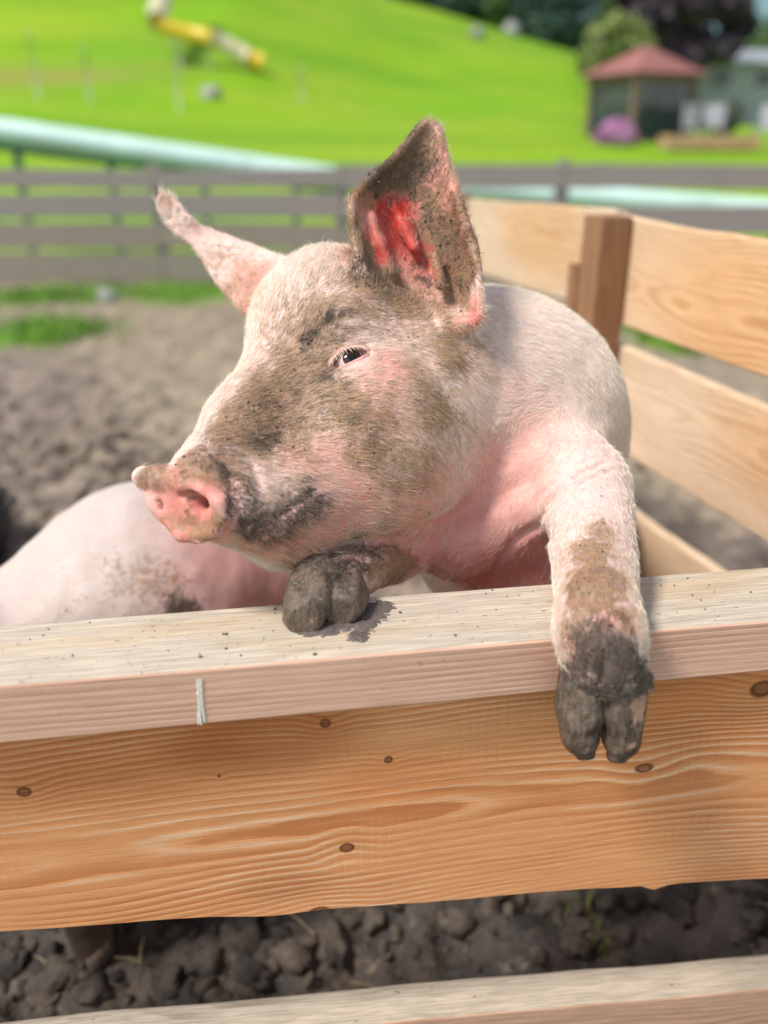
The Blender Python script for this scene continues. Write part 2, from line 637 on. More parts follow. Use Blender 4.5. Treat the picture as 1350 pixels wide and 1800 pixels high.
def scatter(templates, pos, size, seed, squash=0.7):
    r = np.random.default_rng(seed)
    VV, FF, base = [], [], 0
    for p, s in zip(pos, size):
        V, F = templates[r.integers(len(templates))]
        Rm, _ = np.linalg.qr(r.normal(0, 1, (3, 3)))
        Rm = np.diag([1, 1, squash ** .5]) @ Rm @ np.diag([r.uniform(.8, 1.5), 1, r.uniform(.5, .9)])
        if np.linalg.det(Rm) < 0: Rm = Rm @ np.diag([1, 1, -1])
        VV.append(V @ Rm.T * s + p)
        FF.append(F + base)
        base += len(V)
    return np.concatenate(VV), np.concatenate(FF)


TPL = [lump_template(k) for k in range(6)]
TPL2 = [lump_template(k, 1) for k in range(4)]
r_ = np.random.default_rng(11)
N_CL = 4200
cx = np.concatenate([r_.uniform(-1.4, 1.3, 1900), r_.uniform(-2.6, 1.2, N_CL - 1900)])
cy = np.concatenate([r_.uniform(0.95, 2.1, 1900), 0.95 + 4.0 * r_.random(N_CL - 1900) ** 1.3])
cs = 0.004 + 0.030 * r_.random(N_CL) ** 3.2
cx = np.concatenate([cx, r_.uniform(-2.8, -.75, 420)]); cy = np.concatenate([cy, r_.uniform(2.0, 4.3, 420)])
cs = np.concatenate([cs, 0.012 + .040 * r_.random(420) ** 2])
V, Q = scatter(TPL, np.stack([cx, cy, pen_z(cx, cy) + cs * 0.15], 1), cs, 12)
m, nt, b = new_mat('earth_clod')
n = NT(nt)
co = n.coord()
c = n.mix(n.mapr(n.noise(co, 9, 3), 0.35, 0.65), (0.020, 0.016, 0.0145), (0.120, 0.092, 0.072))
c = n.mix(n.mapr(n.sep(co)[1], 1.7, 2.5), c, n.mix(n.mapr(n.noise(co, 5, 3), 0.35, 0.65), (0.100, 0.076, 0.064), (0.34, 0.265, 0.21)))  # clods by the fence darkened likewise, wetness and painted shadow
c = n.mix(n.mapr(n.noise(co, 90, 3), 0.3, 0.7, 0.5, 0.0), c, (0.03, 0.026, 0.024))
n.set(b.inputs['Base Color'], c)
b.inputs['Roughness'].default_value = 0.9
n.set(b.inputs['Normal'], n.bump(n.noise(co, 160, 3), 0.8, 0.006))
tag(link_mesh('clods', mesh_np('clods', V, Q), m, None, False), 'crumbly brown clods of earth strewn over the pen floor', kind='stuff')

# straw bits trodden into the mud
mb = MB()
rg = random.Random(4)
for k in range(120):
    x, y = rg.uniform(-1.2, 1.2), rg.uniform(0.95, 2.6)
    z = float(pen_z([x], [y])[0]) + 0.012
    a, L = rg.uniform(0, 6.28), rg.uniform(.03, .09)
    d = np.array([math.cos(a), math.sin(a), rg.uniform(-.25, .4)]) * L
    p = np.array([x, y, z])
    mb.tube([p, p + d * .5 + [0, 0, .006], p + d], [.0016, .0018, .0012], 4)
tag(mb.build('straw', plain('straw', (0.20, 0.155, 0.085), 0.7, 0.3, 30)), 'loose straw trodden into the mud', kind='stuff')


def blades(name, spots, n, hmin, hmax, mat, seed, zf):
    r = np.random.default_rng(seed)
    V, F = [], []
    for (x0, y0, rx, ry) in spots:
        for k in range(n):
            x, y = x0 + r.normal(0, rx * .6), y0 + r.normal(0, ry * .6)
            z = float(zf([x], [y])[0]) - 0.01
            h, a = r.uniform(hmin, hmax), r.uniform(0, 6.28)
            w = h * 0.06
            l = np.array([math.cos(a), math.sin(a), 0]) * h * r.uniform(.15, .7)
            s = np.array([-math.sin(a), math.cos(a), 0]) * w
            p = np.array([x, y, z]); up = np.array([0, 0, h])
            b0 = len(V)
            V += [p - s, p + s, p + l * .35 + up * .55 + s * .8, p + l * .35 + up * .55 - s * .8, p + l + up * .9, p + l * 1.02 + up * .9]
            F += [(b0, b0 + 1, b0 + 2, b0 + 3), (b0 + 3, b0 + 2, b0 + 5, b0 + 4)]
    return link_mesh(name, mesh_np(name, np.array(V), np.array(F)), mat)


M_BLADE = plain('grass_blade', (0.13, 0.27, 0.018), 0.6, 0.45, 2.0, 0)
sp = []
for (u, v, rx, ry) in GRASS_SPOTS:
    g = on_z(u, v, 0)
    sp.append((g[0], g[1], rx, ry * 2.4))
tag(blades('grass', sp, 900, .04, .11, M_BLADE, 3, pen_z), 'bright grass growing back in patches along the fences', kind='stuff')
g1, g2, g3 = on_z(990, 1600, 0), on_z(1040, 1640, 0), on_z(880, 1580, 0)
M_BLADE2 = plain('dry_grass_blade', (0.085, 0.095, 0.02), 0.6, 0.5, 3.0, 0)
tag(blades('weeds', [(g1[0], g1[1], .05, .05), (g2[0], g2[1], .03, .04), (g3[0], g3[1], .03, .03)], 16, .03, .085, M_BLADE2, 8, pen_z), 'sparse weeds sprouting from the mud under the front fence', kind='stuff')

# ------------------------------------------------------------------ front fence
A, B = on_z(0, 1205, .95), on_z(1350, 1090, .95)
FX = (B - A) / np.linalg.norm(B - A)
FY = np.cross([0, 0, 1.0], FX)
FC = A + FX * (0 - A).dot(FX) * 1.0
FC = A + FX * ((np.array([0.03, 0.76, .95]) - A) @ FX)      # front top edge of the rail, mid frame
RAIL_W, RAIL_H = 0.120, 0.072


def front_z(u, v, back):
    """height where a look meets the fence plane set back by `back`"""
    r = ray(u, v)
    t = ((FC + FY * back - CAM) @ FY) / (r @ FY)
    return (CAM + r * t)


front = empty('front_fence', (FC[0], FC[1], 0), 'new softwood fence in front, a squared rail on top of wide orange boards', 'fence')
M_RAIL = wood('rail_wood', (0.84, 0.515, 0.385), (0.52, 0.27, 0.18), ring=1150, pith=(0, .05, .095), wander=(0.7, .012), wobble=.02, contrast=.62, flecks=.35, fine=.8)
M_RAILTOP = wood('rail_top_wood', (0.56, 0.44, 0.31), (0.30, 0.21, 0.13), ring=1300, pith=(0, .0, -.09), wander=(0.8, .03), wobble=.05, contrast=.7, weather=.45, weather_col=(0.57, 0.49, 0.40), flecks=.9)
rail = plank('top_rail', FC + FY * RAIL_W / 2 - [0, 0, RAIL_H / 2] - FX * 1.55, FC + FY * RAIL_W / 2 - [0, 0, RAIL_H / 2] + FX * 1.55, RAIL_H, RAIL_W, M_RAIL, front, wav=.0005, n_len=140, seed=2, top_mat=M_RAILTOP)
P1_BACK = 0.026
zt = 0.95 - RAIL_H - 0.001
zb = front_z(675, 1598, P1_BACK)[2]
zbl, zbr = front_z(0, 1640, P1_BACK), front_z(1350, 1545, P1_BACK)
TAPER = -(zbr[2] - zbl[2]) / ((zbr - zbl) @ FX)
h1 = zt - zb
c1 = FC + FY * (P1_BACK + .016)


def boardpos(zc): return np.array([c1[0], c1[1], zc])


# knots of the big board, in the board's own metres
def blocal(u, v, zc):
    p = front_z(u, v, P1_BACK)
    return (p - boardpos(zc)) @ FX, p[2] - zc


zc1 = (zt + zb) / 2
KN = []
for (u, v, r, st) in [(572, 1272, .0055, 1), (683, 1336, .0040, 1), (1132, 1350, .0060, 1.7), (610, 1491, .0060, 1.2), (42, 1394, .0055, 1.2), (562, 1604, .008, 1.5), (1340, 1210, .010, 1.3), (385, 1365, .002, 1)]:
    kx, kz = blocal(u, v, zc1)
    KN.append((kx, kz, r * 1.3, st))
BL = []
for (u, v, r, col, am) in [(480, 1290, .07, (0.62, .45, .30), .8), (1200, 1250, .09, (.72, .55, .34), .6), (200, 1330, .09, (.74, .56, .40), .6), (500, 1560, .05, (.62, .55, .50), .5), (700, 1370, .06, (1.0, .80, .66), .6)]:
    kx, kz = blocal(u, v, zc1)
    BL.append((kx, kz, r, col, am))
M_BOARD = wood('orange_board_wood', (0.92, 0.430, 0.185), (0.54, 0.150, 0.034), ring=760, pith=(0, .050, -.012), wander=(1.1, .055), wobble=.05, contrast=.68, lines=((0.98, 0.66, 0.44), .85), knots=KN, blotch=BL, saw=.13, flecks=.12, fine=.7)
brd = plank('board', boardpos(zc1) - FX * 1.55, boardpos(zc1) + FX * 1.55, h1, .030, M_BOARD, front, wav=.005, n_len=160, seed=5, taper=TAPER, chip=[(0.345, .012, -.010), (-0.16, .05, -.006), (0.2, .12, .004)])
p2 = front_z(675, 1795, P1_BACK)
M_BOARD2 = wood('lower_board_wood', (0.72, 0.44, 0.30), (0.38, 0.20, 0.11), ring=800, pith=(0, .06, .02), contrast=.6, flecks=.5)
M_BOARD2T = wood('lower_board_top_wood', (0.40, 0.34, 0.27), (0.2, 0.15, 0.1), weather=.5, weather_col=(.52, .44, .345), flecks=1.0)
zt2 = p2[2] + .004
q2l, q2r = front_z(0, 1860, P1_BACK), front_z(1350, 1730, P1_BACK)
TILT2 = np.array([0, 0, (q2r[2] - q2l[2]) / ((q2r - q2l) @ FX)])
brd2 = plank('board', np.array([c1[0], c1[1], zt2 - .11]) - (FX + TILT2) * 1.55 + FY * .004, np.array([c1[0], c1[1], zt2 - .11]) + (FX + TILT2) * 1.55 + FY * .004, .22, .056, M_BOARD2, front, wav=.008, n_len=120, seed=9, top_mat=M_BOARD2T)
M_POSTN = wood('post_wood', (0.50, 0.33, 0.20), (0.32, 0.17, 0.08), ring=700, flecks=.2)
for s in (-1.38, 1.38):
    pb = FC + FX * s + FY * (.013 + .034 + .046)
    plank('post', [pb[0], pb[1], -.12], [pb[0], pb[1], .95 - RAIL_H - .002], .09, .09, M_POSTN, front, up=(FX[0], FX[1], 0), wav=.002, n_len=12, seed=3)


def flat_patch(name, outline, z_or_fn, thick, mat, parent=None, inner=0.55):
    """a thin smear: outer edge on the wood, a raised inner plateau"""
    O = np.array(outline, float)
    c = O.mean(0)
    nrm = np.array(z_or_fn, float)
    V = [p for p in O] + [c + (p - c) * .86 + nrm * thick for p in O] + [c + (p - c) * inner + nrm * thick * 1.15 for p in O] + [c + nrm * thick]
    k = len(O)
    F = []
    for i in range(k):
        j = (i + 1) % k
        F += [(i, j, k + j, k + i), (k + i, k + j, 2 * k + j, 2 * k + i), (2 * k + i, 2 * k + j, 3 * k)]
    loc = np.array(parent.location) if parent is not None else np.zeros(3)
    me = bpy.data.meshes.new(name)
    me.from_pydata([tuple(p - loc) for p in V], [], F)
    me.update()
    return link_mesh(name, me, mat, parent, True)


def ragged(poly, fn, per=9, amp=3.0, seed=0):
    rg = random.Random(seed)
    out = []
    for (a, b) in zip(poly, poly[1:] + poly[:1]):
        for k in range(per):
            t = k / per
            out.append(fn(a[0] + (b[0] - a[0]) * t + rg.uniform(-amp, amp), a[1] + (b[1] - a[1]) * t + rg.uniform(-amp, amp)))
    return out


m, nt, b = new_mat('wet_mud')
n = NT(nt)
co = n.coord()
n.set(b.inputs['Base Color'], n.mix(n.noise(co, 140, 4), (0.055, 0.045, 0.040), (0.16, 0.13, 0.115)))
n.set(b.inputs['Roughness'], n.mapr(n.noise(co, 60, 2), .35, .6, .35, .8))
n.set(b.inputs['Normal'], n.bump(n.noise(co, 220, 4), .7, .003))
M_MUD = m
def smear(name, blobs, seed, step=.0011, thick=.0022):
    """a splat of mud lying on the rail: an uneven skin with a ragged outline; blobs are (u, v, radius m)"""
    C = np.array([on_z(u, v, .951)[:2] for u, v, _ in blobs]); Rr = np.array([b_[2] for b_ in blobs])
    lo, hi = (C - Rr[:, None] * 1.6).min(0), (C + Rr[:, None] * 1.6).max(0)
    xs, ys = np.arange(lo[0], hi[0], step), np.arange(lo[1], hi[1], step)
    X, Y = np.meshgrid(xs, ys, indexing='ij')
    p = np.stack([X.ravel(), Y.ravel(), np.zeros(X.size)], 1)
    d = np.sqrt(((p[:, None, :2] - C[None]) ** 2).sum(2))
    mval = (1 - d / Rr[None]).max(1)
    mval = mval + (fbm(p * np.array([150, 420, 1]), 3, seed) - .5) * 1.1
    on_rail = (p[:, :2] - FC[:2]) @ FY[:2]
    z = .9504 + thick * np.sqrt(np.clip(mval, 0, 1)) * (.5 + fbm(p * 500, 2, seed + 4))
    z = np.where(mval <= 0.02, .9492, z)
    i = np.arange(X.size).reshape(X.shape)
    Qd = np.stack([i[:-1, :-1], i[1:, :-1], i[1:, 1:], i[:-1, 1:]], -1).reshape(-1, 4)
    keep = ((mval[Qd] > 0.02).sum(1) >= 2) & ((on_rail[Qd] > .003) & (on_rail[Qd] < RAIL_W - .003)).all(1)
    Qd = Qd[keep]
    used, inv = np.unique(Qd, return_inverse=True)
    V = np.stack([p[:, 0], p[:, 1], z], 1)[used]
    return link_mesh(name, mesh_np(name, V, inv.reshape(-1, 4)), M_MUD)


tag(smear('mud_smear', [(650, 1075, .022), (640, 1095, .017), (630, 1118, .012), (672, 1066, .014)], 1), 'dark wet mud smear on the rail right of the raised hoof', 'mud')
tag(smear('mud_smear', [(575, 1104, .016), (545, 1110, .012), (600, 1098, .013)], 2), 'thin dark mud squeezed out under the hoof resting on the rail', 'mud')
fr = lambda u, v: front_z(u, v, -0.0008)
M_CHALK = plain('white_paint', (0.78, 0.72, 0.66), 0.9, 0.15, 300, .3)
flat_patch('paint_mark', ragged([(345, 1194), (355, 1192), (357, 1230), (361, 1268), (355, 1275), (346, 1272), (346, 1235)], fr, 5, 1.4, 3), -FY, .0002, M_CHALK, front)
# crumbs of dirt on the rail
r_ = np.random.default_rng(21)
t_, w_ = r_.uniform(-.62, .62, 260), r_.uniform(.004, .116, 260)
pos = FC[None] + FX * t_[:, None] + FY * w_[:, None] + np.array([0, 0, .0006])
nearh = np.exp(-((t_ + .07) / .12) ** 2)
cs = (0.00035 + 0.0011 * r_.random(260) ** 5) * (1 + .8 * nearh)
V, Q = scatter(TPL, pos, cs, 22, .6)
tag(link_mesh('mud_crumbs', mesh_np('mud_crumbs', V, Q), M_MUD), 'specks of dried mud scattered along the top of the rail', kind='stuff')

# ------------------------------------------------------------------ side fence (right)
side = empty('side_fence', (0.56, 2.1, 0), 'fresh pale plank fence running away on the right, with a squared post', 'fence')
mats = [wood('pale_board_wood_%s' % w, e, l, ring=600, pith=(0, .05, pz), wander=(1.5, .06), contrast=.7, flecks=.15, blotch=[(bx, bz, .22, (.95, .70, .44), .75), (bx + .5, -bz, .15, (.9, .68, .45), .6)])
        for (w, e, l, pz, bx, bz) in (('one', (.76, .56, .38), (.50, .29, .13), -.02, -.2, -.05), ('two', (.74, .58, .43), (.50, .32, .17), .05, .1, .03), ('three', (.72, .56, .40), (.48, .31, .17), -.06, .3, -.04))]
pA, pB, pC = np.array([.7868, 1.38, 0]), np.array([.560, 2.105, 0]), np.array([.305, 3.22, 0])
SD = (pA - pB) / np.linalg.norm(pA - pB)
pN = pB + SD * 1.35
k = 0
for (za, zb_) in ((1.272, 1.032), (.978, .730), (.600, .330)):
    plank('board', [pB[0], pB[1], (za + zb_) / 2], [pN[0], pN[1], (za + zb_) / 2 - .01], za - zb_, .028, mats[k % 3], side, wav=.006, n_len=50, seed=30 + k)
    k += 1
off = np.array([.004, 0, 0])
for (za, zb_, zf) in ((1.285, 1.045, 1.20), (.985, .80, .92), (.61, .36, .56)):
    plank('board', np.array([pC[0], pC[1], zf + (za - zb_) * -.5 + .03]) + off, np.array([pB[0], pB[1], (za + zb_) / 2]) + off - SD * .012, za - zb_, .028, mats[(k + 1) % 3], side, wav=.006, n_len=50, seed=30 + k)
    k += 1
M_SPOST = wood('side_post_wood', (0.33, 0.175, 0.085), (0.19, 0.085, 0.035), ring=560, pith=(0, .02, .03), contrast=.7, flecks=.3)
nx_ = np.array([-SD[1], SD[0], 0])
if nx_[0] > 0: nx_ = -nx_
q0 = pB + nx_ * (.016 + .043) + SD * .03
plank('post', [q0[0], q0[1], -.15], [q0[0], q0[1], 1.275], .082, .080, M_SPOST, side, up=(SD[0], SD[1], 0), wav=.003, n_len=14, seed=44)
q1 = q0 - SD * .075 + nx_ * .012
plank('batten', [q1[0], q1[1], -.15], [q1[0], q1[1], 1.16], .045, .05, M_SPOST, side, up=(SD[0], SD[1], 0), wav=.003, n_len=14, seed=45)
q2 = pC + np.array([-.035, .05, 0])
plank('post', [q2[0], q2[1], -.15], [q2[0], q2[1], 1.25], .075, .075, M_SPOST, side, up=(SD[0], SD[1], 0), wav=.003, n_len=14, seed=46)
q3 = pN + nx_ * .062
plank('post', [q3[0], q3[1], -.15], [q3[0], q3[1], 1.25], .09, .09, M_SPOST, side, up=(SD[0], SD[1], 0), wav=.003, n_len=14, seed=47)

# ------------------------------------------------------------------ far fence
YF = 9.2
M_GREY = wood('grey_board_wood', (0.27, 0.24, 0.225), (0.17, 0.145, 0.135), ring=300, weather=.7, weather_col=(.32, .288, .268), flecks=.3)
M_BROWN = wood('brown_board_wood', (0.27, 0.22, 0.165), (0.15, 0.12, 0.09), ring=300, weather=.5, weather_col=(.33, .29, .235), flecks=.3)
far = empty('far_fence', (0, YF, 0), 'weathered grey four-board fence at the back of the pen', 'fence')
xat = lambda u, v: on_y(u, v, YF)[0]
posts = [xat(-400, 330), xat(-60, 330), xat(272, 330), xat(600, 330), xat(990, 330), xat(1390, 330), xat(1700, 330)]
LB = [(298, 330), (340, 382), (391, 437), (444, 504)]
bays = {0: LB, 1: LB, 2: LB, 3: [(289, 331), (352, 388), (400, 436), (448, 498)], 4: [(289, 332), (363, 413), (440, 484)], 5: [(289, 332), (363, 413), (440, 484)]}
k = 0
for i, bands in bays.items():
    for j, (va, vb) in enumerate(bands):
        za, zb_ = zy(va, YF), zy(vb, YF)
        dz = 0.012 * math.sin(k * 2.1)
        plank('board', [posts[i] + .004, YF, (za + zb_) / 2 + dz], [posts[i + 1] - .004, YF, (za + zb_) / 2 - dz], za - zb_, .03, M_BROWN if (j >= 2 and i < 4) else M_GREY, far, wav=.012, n_len=16, seed=60 + k)
        k += 1
for i, x in enumerate(posts):
    zt_ = zy(282 if i == 4 else 292, YF)
    plank('post', [x, YF + .085, -.2], [x, YF + .085, zt_], .13, .12, M_GREY, far, up=(1, 0, 0), wav=.004, n_len=8, seed=90 + i)

# ------------------------------------------------------------------ mint trough behind the far fence
YT = 11.0
M_MINT = plain('mint_plastic', (0.46, 0.64, 0.59), 0.55, 0.12, 1.2, .02)
M_TEAL = plain('dark_teal_plastic', (0.030, 0.115, 0.085), 0.5, 0.3, 2.0, .02)
tro = empty('tube_slide', (0, YT, 0), 'long pale mint tube sloping down to the right beyond the far fence', 'tube slide')
t0, t1 = on_y(-60, 222, YT), on_y(1420, 378, YT)
mid = on_y(600, 318, YT)
mb = MB()
line = [np.array(t0) * (1 - s) + np.array(mid) * s for s in np.linspace(0, 1, 9)] + [np.array(mid) * (1 - s) + np.array(t1) * s for s in np.linspace(0.1, 1, 9)]
full = [(.20 * math.cos(t), .145 * math.sin(t) + .01) for t in np.linspace(0, 2 * math.pi, 18, endpoint=False)]
V, F = [], []
for p in line:
    for (a, z) in full: V.append(p + np.array([0, a, z]))
ns = len(full)
for i in range(len(line) - 1):
    for j in range(ns):
        F.append((i * ns + j, i * ns + (j + 1) % ns, (i + 1) * ns + (j + 1) % ns, (i + 1) * ns + j))
mb.add(V, F)
ch = mb.build('tube', M_MINT, None, True)
ch.parent = tro; ch.matrix_local = Matrix.Translation(-tro.location)
for i in range(0, len(line), 3):
    lip = MB()
    lip.tube([line[i] - np.array([.03, 0, 0]), line[i] + np.array([.03, 0, 0])], [.19, .19], 18)
    lip.V = [(x, YT + (y - YT) * 1.10, line[i][2] + .01 + (z - line[i][2]) * .80) for (x, y, z) in lip.V]
    o = lip.build('collar', M_MINT, None, True)
    o.parent = tro; o.matrix_local = Matrix.Translation(-tro.location)
for i in range(1, len(line) - 1, 2):
    p = line[i]
    lg = MB()
    gz = float(meadow_z([p[0]], [YT])[0])
    lg.box(((p[0]), YT, (gz - .1 + p[2] - .11) / 2), (.07, .10, p[2] - .11 - gz + .1))
    o = lg.build('leg', M_TEAL)
    o.parent = tro; o.matrix_local = Matrix.Translation(-tro.location)
und = MB()  # dark strip hung under the tube in place of the shade there
V, F = [], []
for i, p in enumerate(line[:9]):
    V += [p + np.array([0, -.03, -.125]), p + np.array([0, .03, -.125]), p + np.array([0, .03, -.22 + .07 * i / 9]), p + np.array([0, -.03, -.22 + .07 * i / 9])]
for i in range(8):
    for j in range(4): F.append((i * 4 + j, i * 4 + (j + 1) % 4, i * 4 + 4 + (j + 1) % 4, i * 4 + 4 + j))
und.add(V, F)
o = und.build('shade_strip', M_TEAL)
o.parent = tro; o.matrix_local = Matrix.Translation(-tro.location)


# ------------------------------------------------------------------ things on the hill
def on_hill(u, v, y0=14.0, y1=300.0):
    """where a look meets the meadow"""
    r = ray(u, v)
    t = np.linspace(y0, y1, 3000) / r[1]
    p = CAM[None] + r[None] * t[:, None]
    below = np.nonzero(p[:, 2] < meadow_z(p[:, 0], p[:, 1]))[0]
    if len(below) == 0: return p[-1]
    return p[below[0]]


M_YEL = plain('yellow_plastic', (0.60, 0.42, 0.02), 0.35, 0.12, 3, .02)
M_CREAM = plain('cream_plastic', (0.52, 0.47, 0.30), 0.35, 0.1, 3, .02)
YS = 34.0
sl = on_y(470, 125, YS)
slide = empty('slide', (sl[0], YS, float(meadow_z([sl[0]], [YS])[0])), 'long winding yellow and cream tube slide on the green hill', 'slide')
for pts, r_, mt in (([(310, -60), (285, -10), (278, 20), (276, 38)], .36, M_CREAM), ([(276, 38), (290, 48), (330, 58), (372, 66)], .25, M_YEL), ([(372, 66), (400, 80), (425, 94), (436, 100)], .28, M_CREAM), ([(436, 100), (448, 106), (462, 110)], .29, M_YEL)):
    mb = MB()
    W = [on_y(u, v, YS + (0 if v > 30 else (30 - v) * .05)) - np.array(slide.location) for (u, v) in pts]
    mb.tube(W, [r_] * len(W), 12)
    mb.build('chute', mt, slide, True)
M_PALEPOST = plain('pale_post', (0.36, 0.40, 0.28), 0.6, 0.15, 4)
for (u, v) in ((312, 52), (365, 64), (430, 98)):
    p = on_y(u, v, YS)
    gz = float(meadow_z([p[0]], [YS])[0])
    mb = MB(); L = np.array(slide.location)
    mb.tube([np.array([p[0], YS, gz - .2]) - L, np.array([p[0], YS, max(p[2] - .25, gz)]) - L], [.045, .045], 8)
    mb.build('support', M_PALEPOST, slide, True)
for (u, vb, hpx, lab) in ((68, 175, 100, 'thin pale pole on the grass slope, leftmost of the four'), (160, 182, 85, 'thin pale pole on the slope, second from the left'), (316, 196, 105, 'thin pale pole standing below the yellow slide'), (530, 178, 50, 'short pale pole on the slope right of the slide')):
    g = on_hill(u, vb)
    dd = (g - CAM) @ F3
    h = hpx * dd / FPX
    e = empty('pole', tuple(g), lab, 'pole', 'pale poles on the slope')
    mb = MB(); mb.tube([(0, 0, -.2), (0, 0, h)], [.045, .04], 8); mb.build('shaft', M_PALEPOST, e, True)
    mb = MB(); mb.tube([(0, 0, h), (0, 0, h + .10)], [.08, .03], 8); mb.build('cap', M_PALEPOST, e, True)
M_STONE = plain('pale_stone', (0.27, 0.28, 0.26), 0.9, 0.25, 5, .4)


def stone(u, v, wpx, label, seed, name='boulder'):
    g = on_hill(u, v)
    s = wpx * ((g - CAM) @ F3) / FPX / 2
    V, F = lump_template(seed, 4)
    return tag(link_mesh(name, mesh_np(name, V * s * np.array([1, .8, .8]) + g + np.array([0, 0, s * .3]), F), M_STONE), label, 'rock')


stone(372, 172, 36, 'pale boulder alone on the green slope below the slide', 3)
stone(838, 66, 30, 'pale grey boulder on the hill crest, left of the long one', 5)
stone(900, 62, 36, 'middle grey boulder on the hill crest in front of the dark trees', 6)
stone(945, 55, 38, 'grey boulder on the hill crest nearest the bluish tree', 8)
pw = on_z(190, 532, 0)
V, F = lump_template(14, 4)
tag(link_mesh('stone', mesh_np('stone', V * .085 + pw + np.array([0, 0, .04]), F), M_STONE), 'small pale stone in the grass at the foot of the far fence', 'rock')

# pavilion
YG = 26.0
gc = on_y(1118, 250, YG)
gz = float(meadow_z([gc[0]], [YG])[0])
GW = 0.95
pav = empty('pavilion', (gc[0], YG, gz), 'small timber pavilion with a red hipped roof at the foot of the hill', 'pavilion', rot=(0, 0, math.radians(24)))
M_ROOF = plain('red_roof', (0.27, 0.105, 0.095), 0.8, 0.2, 3, .2)
M_TIM = plain('pavilion_timber', (0.165, 0.110, 0.075), 0.8, 0.3, 6, .2)
M_DARKW = plain('dark_green_boarding', (0.020, 0.036, 0.036), 0.7, 0.3, 6, .2)
M_GLASSD = plain('dark_glazing', (0.035, 0.055, 0.062), 0.15, 0.3, 2, .0)
ze, za = 1.62, 2.34
ew = 1.20
for k in range(4):
    mb = MB()
    a0 = math.pi / 4 + k * math.pi / 2
    c0, c1_ = [np.array([math.cos(a) * ew * 1.414, math.sin(a) * ew * 1.414, ze]) for a in (a0, a0 + math.pi / 2)]
    ap = np.array([0, 0, za])
    n_c = 7
    for s in range(n_c):                                     # overlapping courses of tiles
        t0_, t1_ = s / n_c, (s + 1) / n_c
        l0, r0, l1, r1 = c0 * (1 - t0_) + ap * t0_, c1_ * (1 - t0_) + ap * t0_, c0 * (1 - t1_) + ap * t1_, c1_ * (1 - t1_) + ap * t1_
        up_ = np.array([0, 0, .035])
        mb.add([l0 + up_, r0 + up_, r1 + up_ * .4, l1 + up_ * .4, l0, r0, r1, l1], [(0, 1, 2, 3), (4, 7, 6, 5), (0, 4, 5, 1), (1, 5, 6, 2), (3, 2, 6, 7), (0, 3, 7, 4)])
    mb.build('roof', M_ROOF, pav)
for sx in (-1, 1):
    for sy in (-1, 1):
        mb = MB(); mb.box((sx * GW, sy * GW, ze / 2 - .02), (.17, .17, ze - .02)); mb.build('post', M_TIM, pav)
for k, (ax_, sg) in enumerate(((0, -1), (0, 1), (1, -1), (1, 1))):
    mb = MB()
    c = [0, 0, .40]; c[ax_] = sg * GW
    sz = [2 * GW - .19, 2 * GW - .19, .78]; sz[ax_] = .05
    mb.box(c, sz); w_ = mb.build('wall', M_DARKW, pav)
    mb = MB(); c[2] = ze - .10; sz[2] = .16; sz[ax_] = .10
    mb.box(c, sz); mb.build('beam', M_TIM, pav)
    for j in (-1, 0, 1):
        mb = MB()
        cc = [0, 0, 1.12]; cc[ax_] = sg * GW; cc[1 - ax_] = j * (2 * GW - .19) / 3
        ss = [.52, .52, .60]; ss[ax_] = .03
        mb.box(cc, ss); mb.build('window', M_GLASSD, pav)
    for j in (-1, 1):
        mb = MB()
        cc = [0, 0, 1.12]; cc[ax_] = sg * GW; cc[1 - ax_] = j * (2 * GW - .19) / 6
        ss = [.07, .07, .66]; ss[ax_] = .07
        mb.box(cc, ss)
        mb.build('mullion', M_TIM, pav)
mb = MB(); mb.box((0, 0, -.02), (2.2, 2.2, .12)); mb.build('floor', M_TIM, pav)


# ------------------------------------------------------------------ foliage
def leaf_mat(name, a, b_, rough=0.6):
    m, nt, b = new_mat(name)
    n = NT(nt)
    co = n.coord()
    n.set(b.inputs['Base Color'], n.mix(n.mapr(n.noise(co, 1.2, 3), .35, .65), a, b_))
    b.inputs['Roughness'].default_value = rough
    return m


def leaves(lobes, n, size, seed, flat=0.0):
    """leaf clumps spread through the crown's lobes (centre, radii)"""
    r = np.random.default_rng(seed)
    C = np.array([l[0] for l in lobes]); Rr = np.array([l[1] for l in lobes])
    vol = Rr.prod(1) ** (2 / 3)
    k = r.choice(len(lobes), n, p=vol / vol.sum())
    d = r.normal(0, 1, (n, 3)); d /= np.linalg.norm(d, axis=1)[:, None]
    p = C[k] + d * Rr[k] * (0.45 + 0.6 * r.random(n) ** .6)[:, None]
    keep = fbm(p / (Rr.mean() * .55) + seed, 2, seed) > 0.40
    p = p[keep]; d = d[keep]; n = len(p)
    nn = d + r.normal(0, .7, (n, 3)) + [0, 0, .3]; nn /= np.linalg.norm(nn, axis=1)[:, None]
    a = np.cross(nn, r.normal(0, 1, (n, 3))); a /= np.linalg.norm(a, axis=1)[:, None]
    b_ = np.cross(nn, a)
    s = size * r.uniform(.5, 1.3, (n, 1))
    V = np.stack([p - a * s, p - b_ * s * .55 + nn * s * .12, p + a * s, p + b_ * s * .55 + nn * s * .12], 1).reshape(-1, 3)
    F = np.arange(4 * n).reshape(n, 4)
    return V, F


M_BARK = plain('bark', (0.085, 0.068, 0.055), 0.9, 0.35, 4, .5)


